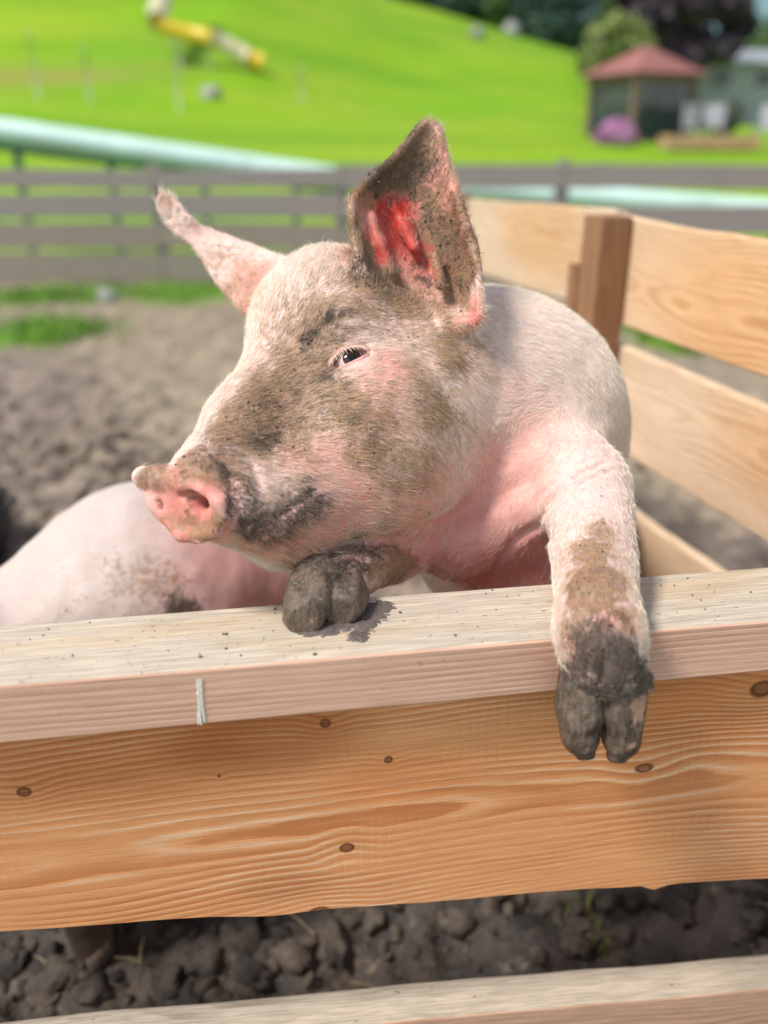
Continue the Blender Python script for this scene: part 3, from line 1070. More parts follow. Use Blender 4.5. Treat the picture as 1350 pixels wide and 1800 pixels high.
def tree(name, base, lobes, n, size, mat, label, seed, cat='tree', trunk_r=.22, group=None):
    base = np.array(base, float)
    e = empty(name, tuple(base), label, cat, group)
    V, F = leaves(lobes, n, size, seed)
    link_mesh('crown', mesh_np('crown', V, F), mat, e, False)
    mb = MB()
    topz = max(l[0][2] for l in lobes)
    cx_, cy_ = np.mean([l[0][0] for l in lobes]), np.mean([l[0][1] for l in lobes])
    mb.tube([(0, 0, -.3), (cx_ * .2, cy_ * .2, topz * .3), (cx_ * .7, cy_ * .7, topz * .65), (cx_, cy_, topz)], [trunk_r, trunk_r * .8, trunk_r * .5, trunk_r * .12], 9)
    for l in lobes[:8]:
        c = np.array(l[0])
        s = np.array([cx_ * .5, cy_ * .5, min(topz * .5, c[2] * .6)])
        mb.tube([s, (s + c) / 2 + [0, 0, -.05 * topz], c], [trunk_r * .45, trunk_r * .3, trunk_r * .1], 6)
    mb.build('trunk', M_BARK, e, True)
    return e


def px_tree(name, ub, vb, y, lob, n, size, mat, label, seed, cat='tree', trunk_r=.22, group=None):
    """lobes given as seen from the fence at distance y: (u, v, half width px, half height px, depth offset m)"""
    g = on_y(ub, vb, y)
    g[2] = float(meadow_z([g[0]], [y])[0])
    L = []
    for (u, v, hw, hh, dy) in lob:
        p = on_y(u, v, y + dy)
        d = (p - CAM) @ F3
        L.append((p - g, (hw * d / FPX, hw * d / FPX, hh * d / FPX)))
    return tree(name, g, L, n, size, mat, label, seed, cat, trunk_r, group)


L_PURPLE = leaf_mat('copper_leaf', (0.026, 0.018, 0.030), (0.062, 0.040, 0.058))
L_DARK = leaf_mat('dark_needles', (0.010, 0.042, 0.026), (0.026, 0.080, 0.046))
L_YEL = leaf_mat('yellow_green_leaf', (0.13, 0.19, 0.045), (0.23, 0.27, 0.07))
L_MID = leaf_mat('green_leaf', (0.045, 0.11, 0.022), (0.09, 0.17, 0.035))
L_BLUE = leaf_mat('blue_green_needles', (0.04, 0.10, 0.10), (0.09, 0.16, 0.15))
L_PINK = leaf_mat('pink_blossom', (0.42, 0.16, 0.36), (0.58, 0.30, 0.52))
L_BUSH = leaf_mat('dark_shrub_leaf', (0.05, 0.075, 0.05), (0.11, 0.13, 0.10))

px_tree('copper_beech', 1190, 190, 46, [(1140, 25, 55, 55, 0), (1185, 60, 60, 50, 1), (1215, -5, 60, 45, 0), (1165, -25, 60, 45, 1), (1270, 10, 50, 28, 0), (1300, 45, 32, 22, 1), (1255, 85, 48, 22, 0), (1120, -40, 50, 40, 0), (1195, 105, 45, 30, 0), (1300, -40, 30, 25, 0)], 24000, .24, L_PURPLE, 'dark purple copper beech with a wide crown behind the red-roofed pavilion', 51, trunk_r=.4)
px_tree('bush', 1075, 130, 36, [(1060, 85, 38, 42, 0), (1100, 70, 42, 35, .5), (1045, 110, 30, 30, 0), (1120, 95, 35, 30, 0), (1075, 45, 28, 26, 0)], 5000, .14, L_YEL, 'yellow-green loose bush rising left of the pavilion roof', 52, 'bush', .08)
for (ub, vb, y, lob, mt, lab, sd_) in (
        (735, 10, 72, [(735, -20, 40, 28, 0), (735, -55, 28, 30, 0)], L_DARK, 'dark conifer on the hill crest, leftmost of the row', 61),
        (800, 22, 72, [(800, -5, 48, 26, 0), (790, -45, 40, 40, 0)], L_DARK, 'broad dark conifer on the crest above the boulders', 62),
        (868, 30, 72, [(868, 5, 36, 26, 0), (865, -35, 30, 34, 0)], L_MID, 'mid green tree on the crest between two dark conifers', 63),
        (925, 42, 72, [(925, 10, 38, 30, 0), (925, -35, 32, 34, 0)], L_DARK, 'dark conifer on the crest behind the grey boulders', 64),
        (978, 58, 70, [(978, 28, 34, 34, 0), (975, -20, 28, 36, 0)], L_DARK, 'dark conifer on the crest beside the bluish tree', 65),
        (1020, 75, 75, [(1022, 35, 26, 40, 0), (1018, -20, 24, 36, 0)], L_BLUE, 'slim bluish tree at the right end of the crest row', 66)):
    px_tree('conifer' if mt is L_DARK else 'tree', ub, vb, y, [(a_, b_ + 12, c_ * 1.25, d_ * 1.25, e_) for (a_, b_, c_, d_, e_) in lob], 6500, .42, mt, lab, sd_, group='trees on the hill crest', trunk_r=.3)
px_tree('tree', 1345, 130, 60, [(1345, 88, 42, 30, 0), (1380, 60, 40, 45, 0)], 3000, .25, L_MID, 'green tree at the right edge beyond the grey building', 71, trunk_r=.25)
px_tree('tree', 1065, 60, 80, [(1060, 10, 30, 40, 0), (1075, -30, 30, 40, 0)], 2600, .34, L_MID, 'pale green tree top seen left of the copper beech', 72, trunk_r=.3)
px_tree('flowering_bush', 1082, 251, 23.4, [(1082, 236, 34, 20, 0), (1065, 242, 24, 14, 0), (1100, 242, 24, 14, 0), (1085, 222, 24, 13, 0)], 4200, .05, L_PINK, 'low domed pink flowering bush against the pavilion', 73, 'bush', .03)
px_tree('shrub', 1285, 240, 25, [(1285, 205, 18, 26, 0), (1270, 222, 16, 18, 0)], 1500, .08, L_BUSH, 'dark upright shrub behind the wooden planter', 74, 'shrub', .03)
px_tree('shrub', 1245, 235, 27, [(1245, 205, 16, 18, 0), (1235, 215, 14, 14, 0)], 1200, .08, L_BUSH, 'small dark shrub between the white chairs and the pavilion', 75, 'shrub', .03)

# grey low building beyond
M_GWALL = plain('grey_render', (0.30, 0.33, 0.35), 0.8, 0.12, 2)
M_GROOF = plain('grey_sheet_roof', (0.25, 0.28, 0.30), 0.6, 0.15, 2)
YB = 48.0
b0, b1 = on_y(1228, 150, YB), on_y(1460, 150, YB)
bt = zy(112, YB)
gzb = min(float(meadow_z([b0[0]], [YB])[0]), float(meadow_z([b1[0]], [YB])[0])) - .3
bld = empty('building', ((b0[0] + b1[0]) / 2, YB + 3, gzb), 'low grey building half hidden behind the copper beech', 'building')
w_ = b1[0] - b0[0]
mb = MB(); mb.box((0, 0, (bt - gzb) / 2), (w_, 6, bt - gzb)); wl_ = mb.build('wall', M_GWALL, bld)
mb = MB()
hh = bt - gzb
mb.add([(-w_ / 2 - .3, -3.4, hh), (w_ / 2 + .3, -3.4, hh), (w_ / 2 + .3, 3.4, hh), (-w_ / 2 - .3, 3.4, hh), (-w_ / 2 - .3, 0, hh + .85), (w_ / 2 + .3, 0, hh + .85)], [(0, 1, 5, 4), (2, 3, 4, 5), (0, 4, 3), (1, 2, 5), (0, 3, 2, 1)])
mb.build('roof', M_GROOF, bld)
for k in range(3):
    mb = MB(); mb.box((-w_ / 2 + 1.1 + k * 2.2, -3.01, hh - .65), (.9, .06, .7)); mb.build('window', M_GLASSD, bld)

# wooden planter and garden chairs right of the pavilion
M_PLANTER = plain('planter_wood', (0.42, 0.26, 0.14), 0.8, 0.2, 6, .2)
c0_, c1_ = on_y(1165, 255, 22.5), on_y(1325, 255, 22.5)
pg = float(meadow_z([(c0_[0] + c1_[0]) / 2], [22.5])[0])
pl = empty('planter', ((c0_[0] + c1_[0]) / 2, 22.5, pg), 'long low wooden planter box on the lawn beside the pavilion', 'planter')
wd = c1_[0] - c0_[0]
for k in range(2):
    for sy in (-.35, .35):
        mb = MB(); mb.box((0, sy, .10 + k * .155), (wd, .04, .15)); mb.build('plank', M_PLANTER, pl)
    for sx in (-wd / 2 + .02, wd / 2 - .02):
        mb = MB(); mb.box((sx, 0, .10 + k * .155), (.04, .65, .15)); mb.build('plank', M_PLANTER, pl)
mb = MB(); mb.box((0, 0, .27), (wd - .08, .62, .04)); mb.build('soil', M_EARTH, pl)
M_WHITE = plain('white_plastic', (0.36, 0.36, 0.40), 0.4, 0.06, 3)


def chair(u, v, y, label, rot):
    g = on_y(u, v, y)
    g[2] = float(meadow_z([g[0]], [y])[0])
    e = empty('garden_chair', tuple(g), label, 'chair', 'white garden chairs', rot=(0, 0, rot))
    mb = MB(); mb.box((0, 0, .44), (.5, .48, .04)); mb.build('seat', M_WHITE, e)
    mb = MB(); mb.box((0, .24, .72), (.5, .04, .52)); mb.build('backrest', M_WHITE, e)
    for sx in (-.22, .22):
        mb = MB(); mb.box((sx * 1.12, 0, .64), (.05, .46, .035)); mb.build('armrest', M_WHITE, e)
        for sy in (-.2, .2):
            mb = MB(); mb.box((sx, sy, .21), (.045, .045, .42)); mb.build('leg', M_WHITE, e)


chair(1222, 240, 24.3, 'white garden chair nearest the pavilion', .5)
chair(1252, 236, 24.6, 'white garden chair farther from the pavilion', -.3)
chair(1345, 250, 23, 'white garden chair at the right edge of the lawn', -.6)

# ------------------------------------------------------------------ dark feed tub at the left edge
tb = on_z(-95, 985, 0.02)
m = plain('black_rubber', (0.018, 0.018, 0.020), 0.55, 0.4, 6, .3)
tub = empty('feed_tub', (tb[0], tb[1], 0.0), 'round black rubber feed tub cut off by the left edge', 'tub')
mb = MB()
pr = [(.17, 0.0), (.205, .03), (.235, .09), (.248, .15), (.240, .21), (.222, .245), (.232, .262), (.215, .27), (.200, .255), (.212, .15), (.17, .05), (.0, .045)]
nseg = 40
V = [(r * math.cos(2 * math.pi * k / nseg), r * math.sin(2 * math.pi * k / nseg), z) for (r, z) in pr for k in range(nseg)]
F = [(i * nseg + k, i * nseg + (k + 1) % nseg, (i + 1) * nseg + (k + 1) % nseg, (i + 1) * nseg + k) for i in range(len(pr) - 1) for k in range(nseg)]
mb.add(V, F)
mb.build('bowl', m, tub, True)
for s in (0, math.pi):
    mb = MB()
    mb.tube([(.232 * math.cos(s + a), .232 * math.sin(s + a), .25) if abs(a) > .25 else (.275 * math.cos(s + a), .275 * math.sin(s + a), .235) for a in (-.4, -.2, 0, .2, .4)], [.011] * 5, 8)
    mb.build('handle', m, tub, True)

# ------------------------------------------------------------------ animals: bodies grown as one blended surface
class Field:
    TR = 0.05

    def __init__(self, xs, ys, zs):
        self.ax = [np.asarray(a, np.float32) for a in (xs, ys, zs)]
        self.F = np.full([len(a) for a in self.ax], self.TR, np.float32)

    def box(self, lo, hi):
        s = []
        for a, l, h in zip(self.ax, lo, hi):
            i0, i1 = np.searchsorted(a, l), np.searchsorted(a, h)
            s.append(slice(max(i0 - 1, 0), min(i1 + 1, len(a))))
        if any(q.stop - q.start < 1 for q in s): return None, None
        g = (self.ax[0][s[0]][:, None, None], self.ax[1][s[1]][None, :, None], self.ax[2][s[2]][None, None, :])
        return tuple(s), g

    def put(self, d, s, k, cut=False):
        f = self.F[s]
        if cut:
            d = -d
            if k > 0:
                h = np.clip(0.5 - 0.5 * (f - d) / k, 0, 1)
                self.F[s] = f + (d - f) * h + k * h * (1 - h)
            else:
                self.F[s] = np.maximum(f, d)
        else:
            if k > 0:
                h = np.clip(0.5 + 0.5 * (f - d) / k, 0, 1)
                self.F[s] = f + (d - f) * h - k * h * (1 - h)
            else:
                self.F[s] = np.minimum(f, d)

    def cone(self, a, b, ra, rb, k=0.03, cut=False):
        a, b = np.asarray(a, np.float32), np.asarray(b, np.float32)
        pad = self.TR + k + max(ra, rb)
        s, g = self.box(np.minimum(a, b) - pad, np.maximum(a, b) + pad)
        if s is None: return
        ab = b - a
        q = [g[i] - a[i] for i in range(3)]
        t = np.clip((q[0] * ab[0] + q[1] * ab[1] + q[2] * ab[2]) / (ab.dot(ab) + 1e-12), 0, 1)
        d = np.sqrt((q[0] - t * ab[0]) ** 2 + (q[1] - t * ab[1]) ** 2 + (q[2] - t * ab[2]) ** 2) - (ra + (rb - ra) * t)
        self.put(d.astype(np.float32), s, k, cut)

    def path(self, pts, k=0.03, cut=False):
        """pts: list of (position, radius)"""
        for (a, ra), (b, rb) in zip(pts[:-1], pts[1:]): self.cone(a, b, ra, rb, k, cut)

    def ell(self, c, r, axes=None, k=0.03, cut=False):
        c = np.asarray(c, np.float32)
        r = np.asarray(r, np.float32)
        A = np.eye(3, dtype=np.float32) if axes is None else np.asarray(axes, np.float32)
        ext = np.sqrt(((A * r[:, None]) ** 2).sum(0))
        pad = self.TR + k + ext
        s, g = self.box(c - pad, c + pad)
        if s is None: return
        q = [g[i] - c[i] for i in range(3)]
        k0 = k1 = 0
        for i in range(3):
            e = (q[0] * A[i, 0] + q[1] * A[i, 1] + q[2] * A[i, 2])
            k0 = k0 + (e / r[i]) ** 2
            k1 = k1 + (e / r[i] ** 2) ** 2
        k0, k1 = np.sqrt(k0), np.sqrt(k1)
        d = k0 * (k0 - 1) / np.maximum(k1, 1e-6)
        self.put(d.astype(np.float32), s, k, cut)

    def slab(self, p, n, k=0.004):
        """cut away what lies beyond the plane through p, facing n"""
        d = (self.ax[0][:, None, None] - p[0]) * n[0] + (self.ax[1][None, :, None] - p[1]) * n[1] + (self.ax[2][None, None, :] - p[2]) * n[2]
        f = self.F
        h = np.clip(0.5 - 0.5 * (f - d) / k, 0, 1)
        self.F = (f + (d - f) * h + k * h * (1 - h)).astype(np.float32)

    def balls(self, C, R):
        """plain union of many small balls, returned as their own field merged with blend later"""
        for c, r in zip(C, R):
            s, g = self.box(c - r - 0.012, c + r + 0.012)
            if s is None: continue
            d = np.sqrt((g[0] - c[0]) ** 2 + (g[1] - c[1]) ** 2 + (g[2] - c[2]) ** 2) - r
            np.minimum(self.F[s], d, out=self.F[s])

    def mesh(self, relax=1):
        F = self.F
        ins = F < 0
        nx, ny, nz = F.shape
        n = ins[:-1, :-1, :-1].astype(np.int8)
        c = np.zeros((nx - 1, ny - 1, nz - 1), np.int8)
        for dx in (0, 1):
            for dy in (0, 1):
                for dz in (0, 1):
                    c += ins[dx:nx - 1 + dx, dy:ny - 1 + dy, dz:nz - 1 + dz]
        I, J, K = np.nonzero((c > 0) & (c < 8))
        idx = np.full(c.shape, -1, np.int32)
        idx[I, J, K] = np.arange(len(I))
        corner = {}
        for dx in (0, 1):
            for dy in (0, 1):
                for dz in (0, 1):
                    corner[dx, dy, dz] = F[I + dx, J + dy, K + dz]
        acc = np.zeros((len(I), 3), np.float64)
        cnt = np.zeros(len(I))
        for axis in range(3):
            for o1 in (0, 1):
                for o2 in (0, 1):
                    k0 = [o1, o2]; k0.insert(axis, 0)
                    k1 = [o1, o2]; k1.insert(axis, 1)
                    f0, f1 = corner[tuple(k0)], corner[tuple(k1)]
                    m = (f0 < 0) != (f1 < 0)
                    t = np.where(m, f0 / np.where(m, f0 - f1, 1), 0)
                    p = np.zeros((len(I), 3))
                    for q in range(3):
                        p[:, q] = t if q == axis else k0[q]
                    acc += p * m[:, None]
                    cnt += m
        acc /= cnt[:, None]
        V = np.zeros_like(acc)
        for q, (ii, a) in enumerate(zip((I, J, K), self.ax)):
            V[:, q] = a[ii] + acc[:, q] * (a[ii + 1] - a[ii])
        Q = []
        for axis in range(3):
            sl0 = [slice(None)] * 3; sl1 = [slice(None)] * 3
            sl0[axis] = slice(0, -1); sl1[axis] = slice(1, None)
            a, b = ins[tuple(sl0)], ins[tuple(sl1)]
            e = np.stack(np.nonzero(a != b), 1)
            o = [q for q in range(3) if q != axis]
            ok = (e[:, o[0]] > 0) & (e[:, o[1]] > 0) & (e[:, o[0]] < F.shape[o[0]] - 1) & (e[:, o[1]] < F.shape[o[1]] - 1)
            e = e[ok]
            flip = a[e[:, 0], e[:, 1], e[:, 2]]
            if axis == 1: flip = ~flip
            quad = []
            for d0, d1 in ((0, 0), (-1, 0), (-1, -1), (0, -1)):
                w = e.copy()
                w[:, o[0]] += d0
                w[:, o[1]] += d1
                quad.append(idx[w[:, 0], w[:, 1], w[:, 2]])
            quad = np.stack(quad, 1)
            quad[~flip] = quad[~flip][:, ::-1]
            Q.append(quad)
        Q = np.concatenate(Q)
        for _ in range(relax): V = relax_mesh(V, Q, 0.5)
        return V, Q


def relax_mesh(V, Q, w):
    acc = np.zeros_like(V)
    cnt = np.zeros(len(V))
    for k in range(4):
        a, b = Q[:, k], Q[:, (k + 1) % 4]
        for q in range(3):
            acc[:, q] += np.bincount(a, V[b, q], len(V)) + np.bincount(b, V[a, q], len(V))
        cnt += np.bincount(a, minlength=len(V)) + np.bincount(b, minlength=len(V))
    return V + w * (acc / np.maximum(cnt, 1)[:, None] - V)


def vert_normals(V, Q):
    n = np.cross(V[Q[:, 2]] - V[Q[:, 0]], V[Q[:, 3]] - V[Q[:, 1]])
    N = np.zeros_like(V)
    for k in range(4):
        for q in range(3): N[:, q] += np.bincount(Q[:, k], n[:, q], len(V))
    return N / np.maximum(np.linalg.norm(N, axis=1), 1e-12)[:, None]


def axis_steps(lo, f0, f1, hi, fine, coarse):
    """fine steps between f0 and f1, widening outwards"""
    mid = list(np.arange(f0, f1, fine))
    a, s = [], fine
    x = f0
    while x > lo:
        s = min(s * 1.15, coarse); x -= s; a.append(x)
    b, s = [], fine
    x = mid[-1]
    while x < hi:
        s = min(s * 1.15, coarse); x += s; b.append(x)
    return np.array(a[::-1] + mid + b)


def sheet(rows, n_s=46, n_t=34, r_mid=0.0042, r_rim=0.0045, cup=0.03, r_base=0.007):
    """an ear: rows of (left point, right point) from base to tip, hollowed between; returns ball centres and radii"""
    L = np.array([r[0] for r in rows], float)
    Rr = np.array([r[1] for r in rows], float)
    cp = np.array([r[2] if len(r) > 2 else 1.0 for r in rows], float)
    m = len(rows)

    def crm(A, s):
        s = np.clip(s, 0, m - 1 - 1e-6)
        i = int(s); f = s - i
        p = [A[max(i - 1, 0)], A[i], A[min(i + 1, m - 1)], A[min(i + 2, m - 1)]]
        return 0.5 * (2 * p[1] + (p[2] - p[0]) * f + (2 * p[0] - 5 * p[1] + 4 * p[2] - p[3]) * f * f + (3 * p[1] - p[0] - 3 * p[2] + p[3]) * f ** 3)
    C, Rd = [], []
    for a in np.linspace(0, m - 1, n_s):
        l, r, q = crm(L, a), crm(Rr, a), float(crm(cp[:, None], a)[0])
        w = np.linalg.norm(r - l)
        nt_ = max(4, int(w / 0.0027))
        for t in np.linspace(0, 1, nt_):
            p = l + (r - l) * t
            dep = cup * q * (4 * t * (1 - t)) ** 0.8
            C.append(p + F3 * dep)
            e = min(t, 1 - t) * 2
            Rd.append(r_mid + (r_rim - r_mid) * max(0, 1 - e * 4) + (r_base - r_mid) * max(0, 1 - a / (m - 1) * 3.5))
    return np.array(C), np.array(Rd)


px = lambda n, d: n * d / FPX

# ---------------------------------------------------------------- the pig leaning on the rail
HF = np.array([-0.50, -0.55, 0.67]); HF /= np.linalg.norm(HF)
HL = np.array([0.82, -0.06, 0.57]); HL -= HF * HL.dot(HF); HL /= np.linalg.norm(HL)
HD = np.cross(HF, HL)
if HD[1] < 0: HD = -HD
hF, hL, hD = cam_vec(*HF), cam_vec(*HL), cam_vec(*HD)      # snout-wards, to its left flank, up through the brow
HA = np.stack([hF, hL, hD])


def build_pig_field():
    xs = axis_steps(-0.40, -0.335, 0.37, 0.62, VOX, 0.014)
    ys = axis_steps(0.64, 0.70, 1.30, 2.20, VOX, 0.014)
    zs = axis_steps(-0.04, 0.78, 1.50, 1.52, VOX, 0.014)
    f = Field(xs, ys, zs)
    # trunk: chest, back, hind quarters down to the ground
    f.ell(P(846, 764, 1.35), (0.186, 0.22, 0.221), k=0.02)
    hip = np.array([0.36, 1.85, 0.60])
    f.cone(P(880, 800, 1.40), hip, 0.180, 0.18, k=0.08)
    for sx in (-0.13, 0.13):
        f.path([(hip + [sx * 0.8, 0.02, -0.02], 0.125), (hip + [sx, -0.14, -0.22], 0.085), (hip + [sx, 0.10, -0.36], 0.045), (hip + [sx, 0.06, -0.54], 0.036)], k=0.05)
    f.path([(hip + [0, 0.19, 0.05], 0.02), (hip + [0.03, 0.25, -0.02], 0.012), (hip + [0.0, 0.26, -0.12], 0.007)], k=0.02)
    # shoulder and neck
    f.ell(P(925, 730, 1.235), (0.092, 0.10, 0.118), k=0.065)
    f.cone(P(740, 690, 1.20), P(880, 740, 1.30), 0.148, 0.178, k=0.06)
    # head
    f.ell(P(588, 592, 1.165), (0.120, 0.116, 0.120), HA, k=0.05)
    f.cone(P(552, 650, 1.135), P(452, 757, 1.045), 0.088, 0.060, k=0.03)
    f.cone(P(452, 757, 1.045), P(362, 855, 0.955), 0.060, 0.046, k=0.03)
    f.ell(P(648, 775, 1.105), (0.125, 0.092, 0.125), HA, k=0.05)          # cheek
    f.cone(P(600, 830, 1.075), P(495, 893, 1.005), 0.092, 0.060, k=0.05)   # jaw
    f.cone(P(495, 893, 1.005), P(408, 895, 0.940), 0.060, 0.038, k=0.03)
    f.ell(P(520, 925, 1.02), (0.05, 0.042, 0.04), HA, k=0.03)             # chin
    f.ell(P(705, 790, 1.10), (0.11, 0.085, 0.115), HA, k=0.06)            # jowl
    # brow and orbit
    f.path([(P(560, 590, 1.055), 0.016), (P(600, 573, 1.045), 0.020), (P(640, 590, 1.05), 0.016)], k=0.03)
    f.path([(P(575, 660, 1.045), 0.010), (P(615, 668, 1.04), 0.012), (P(660, 650, 1.045), 0.010)], k=0.025)
    return f


def snout(f):
    tl, tr, br, bl, ml = P(250, 838, .950), P(388, 884, .898), P(378, 938, .900), P(318, 941, .922), P(274, 888, .942)
    tm = P(322, 851, .922)
    ax = tr - tl; ax /= np.linalg.norm(ax)
    nrm = np.cross(ax, (tl + tr) / 2 - (bl + br) / 2); nrm /= np.linalg.norm(nrm)
    if nrm.dot(F3) > 0: nrm = -nrm
    up = np.cross(nrm, ax)
    # the flat plate of the snout, a raised edge round it
    c1, c2 = P(345, 903, .921), P(298, 882, .940)
    f.ell(c1, (0.034, 0.030, 0.0105), np.stack([ax, up, nrm]), k=0.010)
    f.ell(c2, (0.028, 0.024, 0.0100), np.stack([ax, up, nrm]), k=0.010)
    f.path([(tl, .0110), (P(285, 840, .936), .0125), (tm, .0115), (P(360, 864, .908), .0105), (tr, .0095), (P(389, 910, .899), .0075), (br, .0065), (P(348, 944, .912), .006), (bl, .006), (ml, .006), (tl, .0085)], k=0.008)
    n1 = P(344, 881, .905)
    f.path([(n1 - ax * .019 + up * 0.002, .0035), (n1 - ax * .004 + up * .002, .0072), (n1 + ax * .009 - up * .003, .0085), (n1 + ax * .010 - up * .018, .0055)], k=0.005, cut=True)
    f.cone(n1 + ax * .002, n1 - nrm * .035 + ax * .004, .0085, .006, k=0.005, cut=True)
    n2 = P(286, 884, .934)
    f.path([(n2 - ax * .004, .003), (n2 + ax * .003 - nrm * .006, .0042), (n2 + ax * .002 - up * .006, .003)], k=0.004, cut=True)
    return ax, up, nrm


def near_ear():
    # base -> tip: left edge, right edge, hollow
    rows = [
        (P(668, 560, 1.085), P(775, 568, 1.075), 0.7),
        (P(646, 500, 1.065), P(838, 562, 1.050), 1.0),
        (P(628, 440, 1.055), P(842, 520, 1.052), 1.0),
        (P(619, 385, 1.060), P(838, 455, 1.062), 0.9),
        (P(622, 348, 1.068), P(822, 395, 1.075), 0.7),
        (P(655, 312, 1.080), P(803, 340, 1.085), 0.45),
        (P(695, 276, 1.090), P(787, 290, 1.095), 0.25),
        (P(722, 246, 1.100), P(776, 248, 1.103), 0.1),
        (P(737, 228, 1.104), P(770, 230, 1.106), 0.05),
        (P(748, 219, 1.105), P(762, 220, 1.106), 0.0),
    ]
    return sheet(rows, n_s=88, cup=0.066, r_rim=0.0058)


def far_ear():
    rows = [
        (P(455, 560, 1.180), P(515, 462, 1.185), -0.15),
        (P(430, 545, 1.205), P(486, 452, 1.215), -0.18),
        (P(400, 515, 1.230), P(448, 434, 1.245), -0.15),
        (P(374, 484, 1.250), P(402, 417, 1.258), -0.1),
        (P(345, 437, 1.262), P(362, 402, 1.262), 0.0),
        (P(306, 405, 1.270), P(334, 384, 1.255), 0.08),
        (P(284, 380, 1.272), P(316, 361, 1.255), 0.20),
        (P(277, 358, 1.268), P(303, 344, 1.255), 0.16),
        (P(283, 342, 1.262), P(292, 338, 1.258), 0.0),
    ]
    return sheet(rows, n_s=110, cup=0.030, r_mid=0.0036, r_rim=0.0034)


def claws(field_lo, field_hi, toes, step=0.0016, flat=True):
    ax = [np.arange(field_lo[q], field_hi[q], step) for q in range(3)]
    g = Field(*ax)
    for n_t, t in enumerate(toes):
        h = Field(*ax)
        h.path(t, k=0.006)
        if flat:
            a, b = np.array(t[0][0]), np.array(t[-2][0])
            down = (b - a) / np.linalg.norm(b - a)
            side = np.cross(down, F3); side /= np.linalg.norm(side)
            if side.dot(R3) < 0: side = -side
            out = side * (-1 if n_t == 0 else 1)                     # away from the cleft
            front_ = np.cross(side, down); front_ /= np.linalg.norm(front_)
            if front_.dot(F3) > 0: front_ = -front_
            m_, rr = np.array(t[1][0]), t[1][1]
            fo = front_ * .92 + out * .38; fo /= np.linalg.norm(fo)
            h.slab(m_ + fo * rr * .74, fo)
            oo = out * .9 + front_ * .25 + down * .16; oo /= np.linalg.norm(oo)
            h.slab(m_ + oo * rr * .80, oo)
            tip = np.array(t[-1][0]); td = down * .8 + front_ * .35 - out * .1; td /= np.linalg.norm(td)
            h.slab(tip + td * t[-1][1] * .75, td, .003)
        np.minimum(g.F, h.F, out=g.F)
    return g


def finish_field(f):
    ax, up, nrm = snout(f)
    # ears: own field, then blended on
    for C, Rd in (near_ear(), far_ear()):
        g = Field(*f.ax)
        g.balls(C, Rd)
        lo, hi = C.min(0) - 0.03, C.max(0) + 0.03
        s, _ = f.box(lo, hi)
        f.put(g.F[s], s, 0.022)
        del g
    # ear canal and the folds of the shell
    f.path([(P(738, 500, 1.075), .011), (P(722, 455, 1.085), .009)], k=0.012, cut=True)
    f.path([(P(745, 520, 1.08), .008), (P(765, 560, 1.06), .006)], k=0.010, cut=True)
    f.path([(P(692, 362, 1.104), .005), (P(712, 400, 1.106), .007), (P(728, 436, 1.100), .007)], k=0.014)
    f.path([(P(655, 380, 1.085), .005), (P(668, 430, 1.085), .006), (P(690, 480, 1.08), .006)], k=0.012)
    f.path([(P(765, 450, 1.09), .006), (P(775, 500, 1.075), .008)], k=0.012)
    # chest, breast fold, arms
    f.ell(P(902, 925, 1.28), (0.150, 0.15, 0.16), k=0.05)
    f.path([(P(985, 850, 1.14), .050), (P(880, 905, 1.15), .050), (P(800, 955, 1.150), .040), (P(748, 960, 1.16), .028)], k=0.04)
    f.path([(P(945, 775, 1.19), .068), (P(1030, 862, 1.09), .0470), (P(1037, 915, 1.045), .0455)], k=0.045)
    f.path([(P(1040, 915, 1.045), .0475), (P(1042, 965, 1.005), .0455), (P(1046, 1020, .972), .0420)], k=0.02)
    f.path([(P(1046, 1020, .972), .0420), (P(1052, 1080, .918), .0425), (P(1056, 1120, .896), .0420), (P(1061, 1160, .899), .0425)], k=0.02)
    f.ell(P(1130, 1195, .905), (.010, .012, .014), k=0.008)             # dew claw
    # the other arm, folded under the jaw
    f.path([(P(830, 930, 1.25), .070), (P(752, 948, 1.14), .036), (P(692, 984, 1.085), .0290), (P(640, 1003, 1.03), .026), (P(600, 1018, .998), .026), (P(575, 1025, .978), .024)], k=0.006)
    return f, (ax, up, nrm)


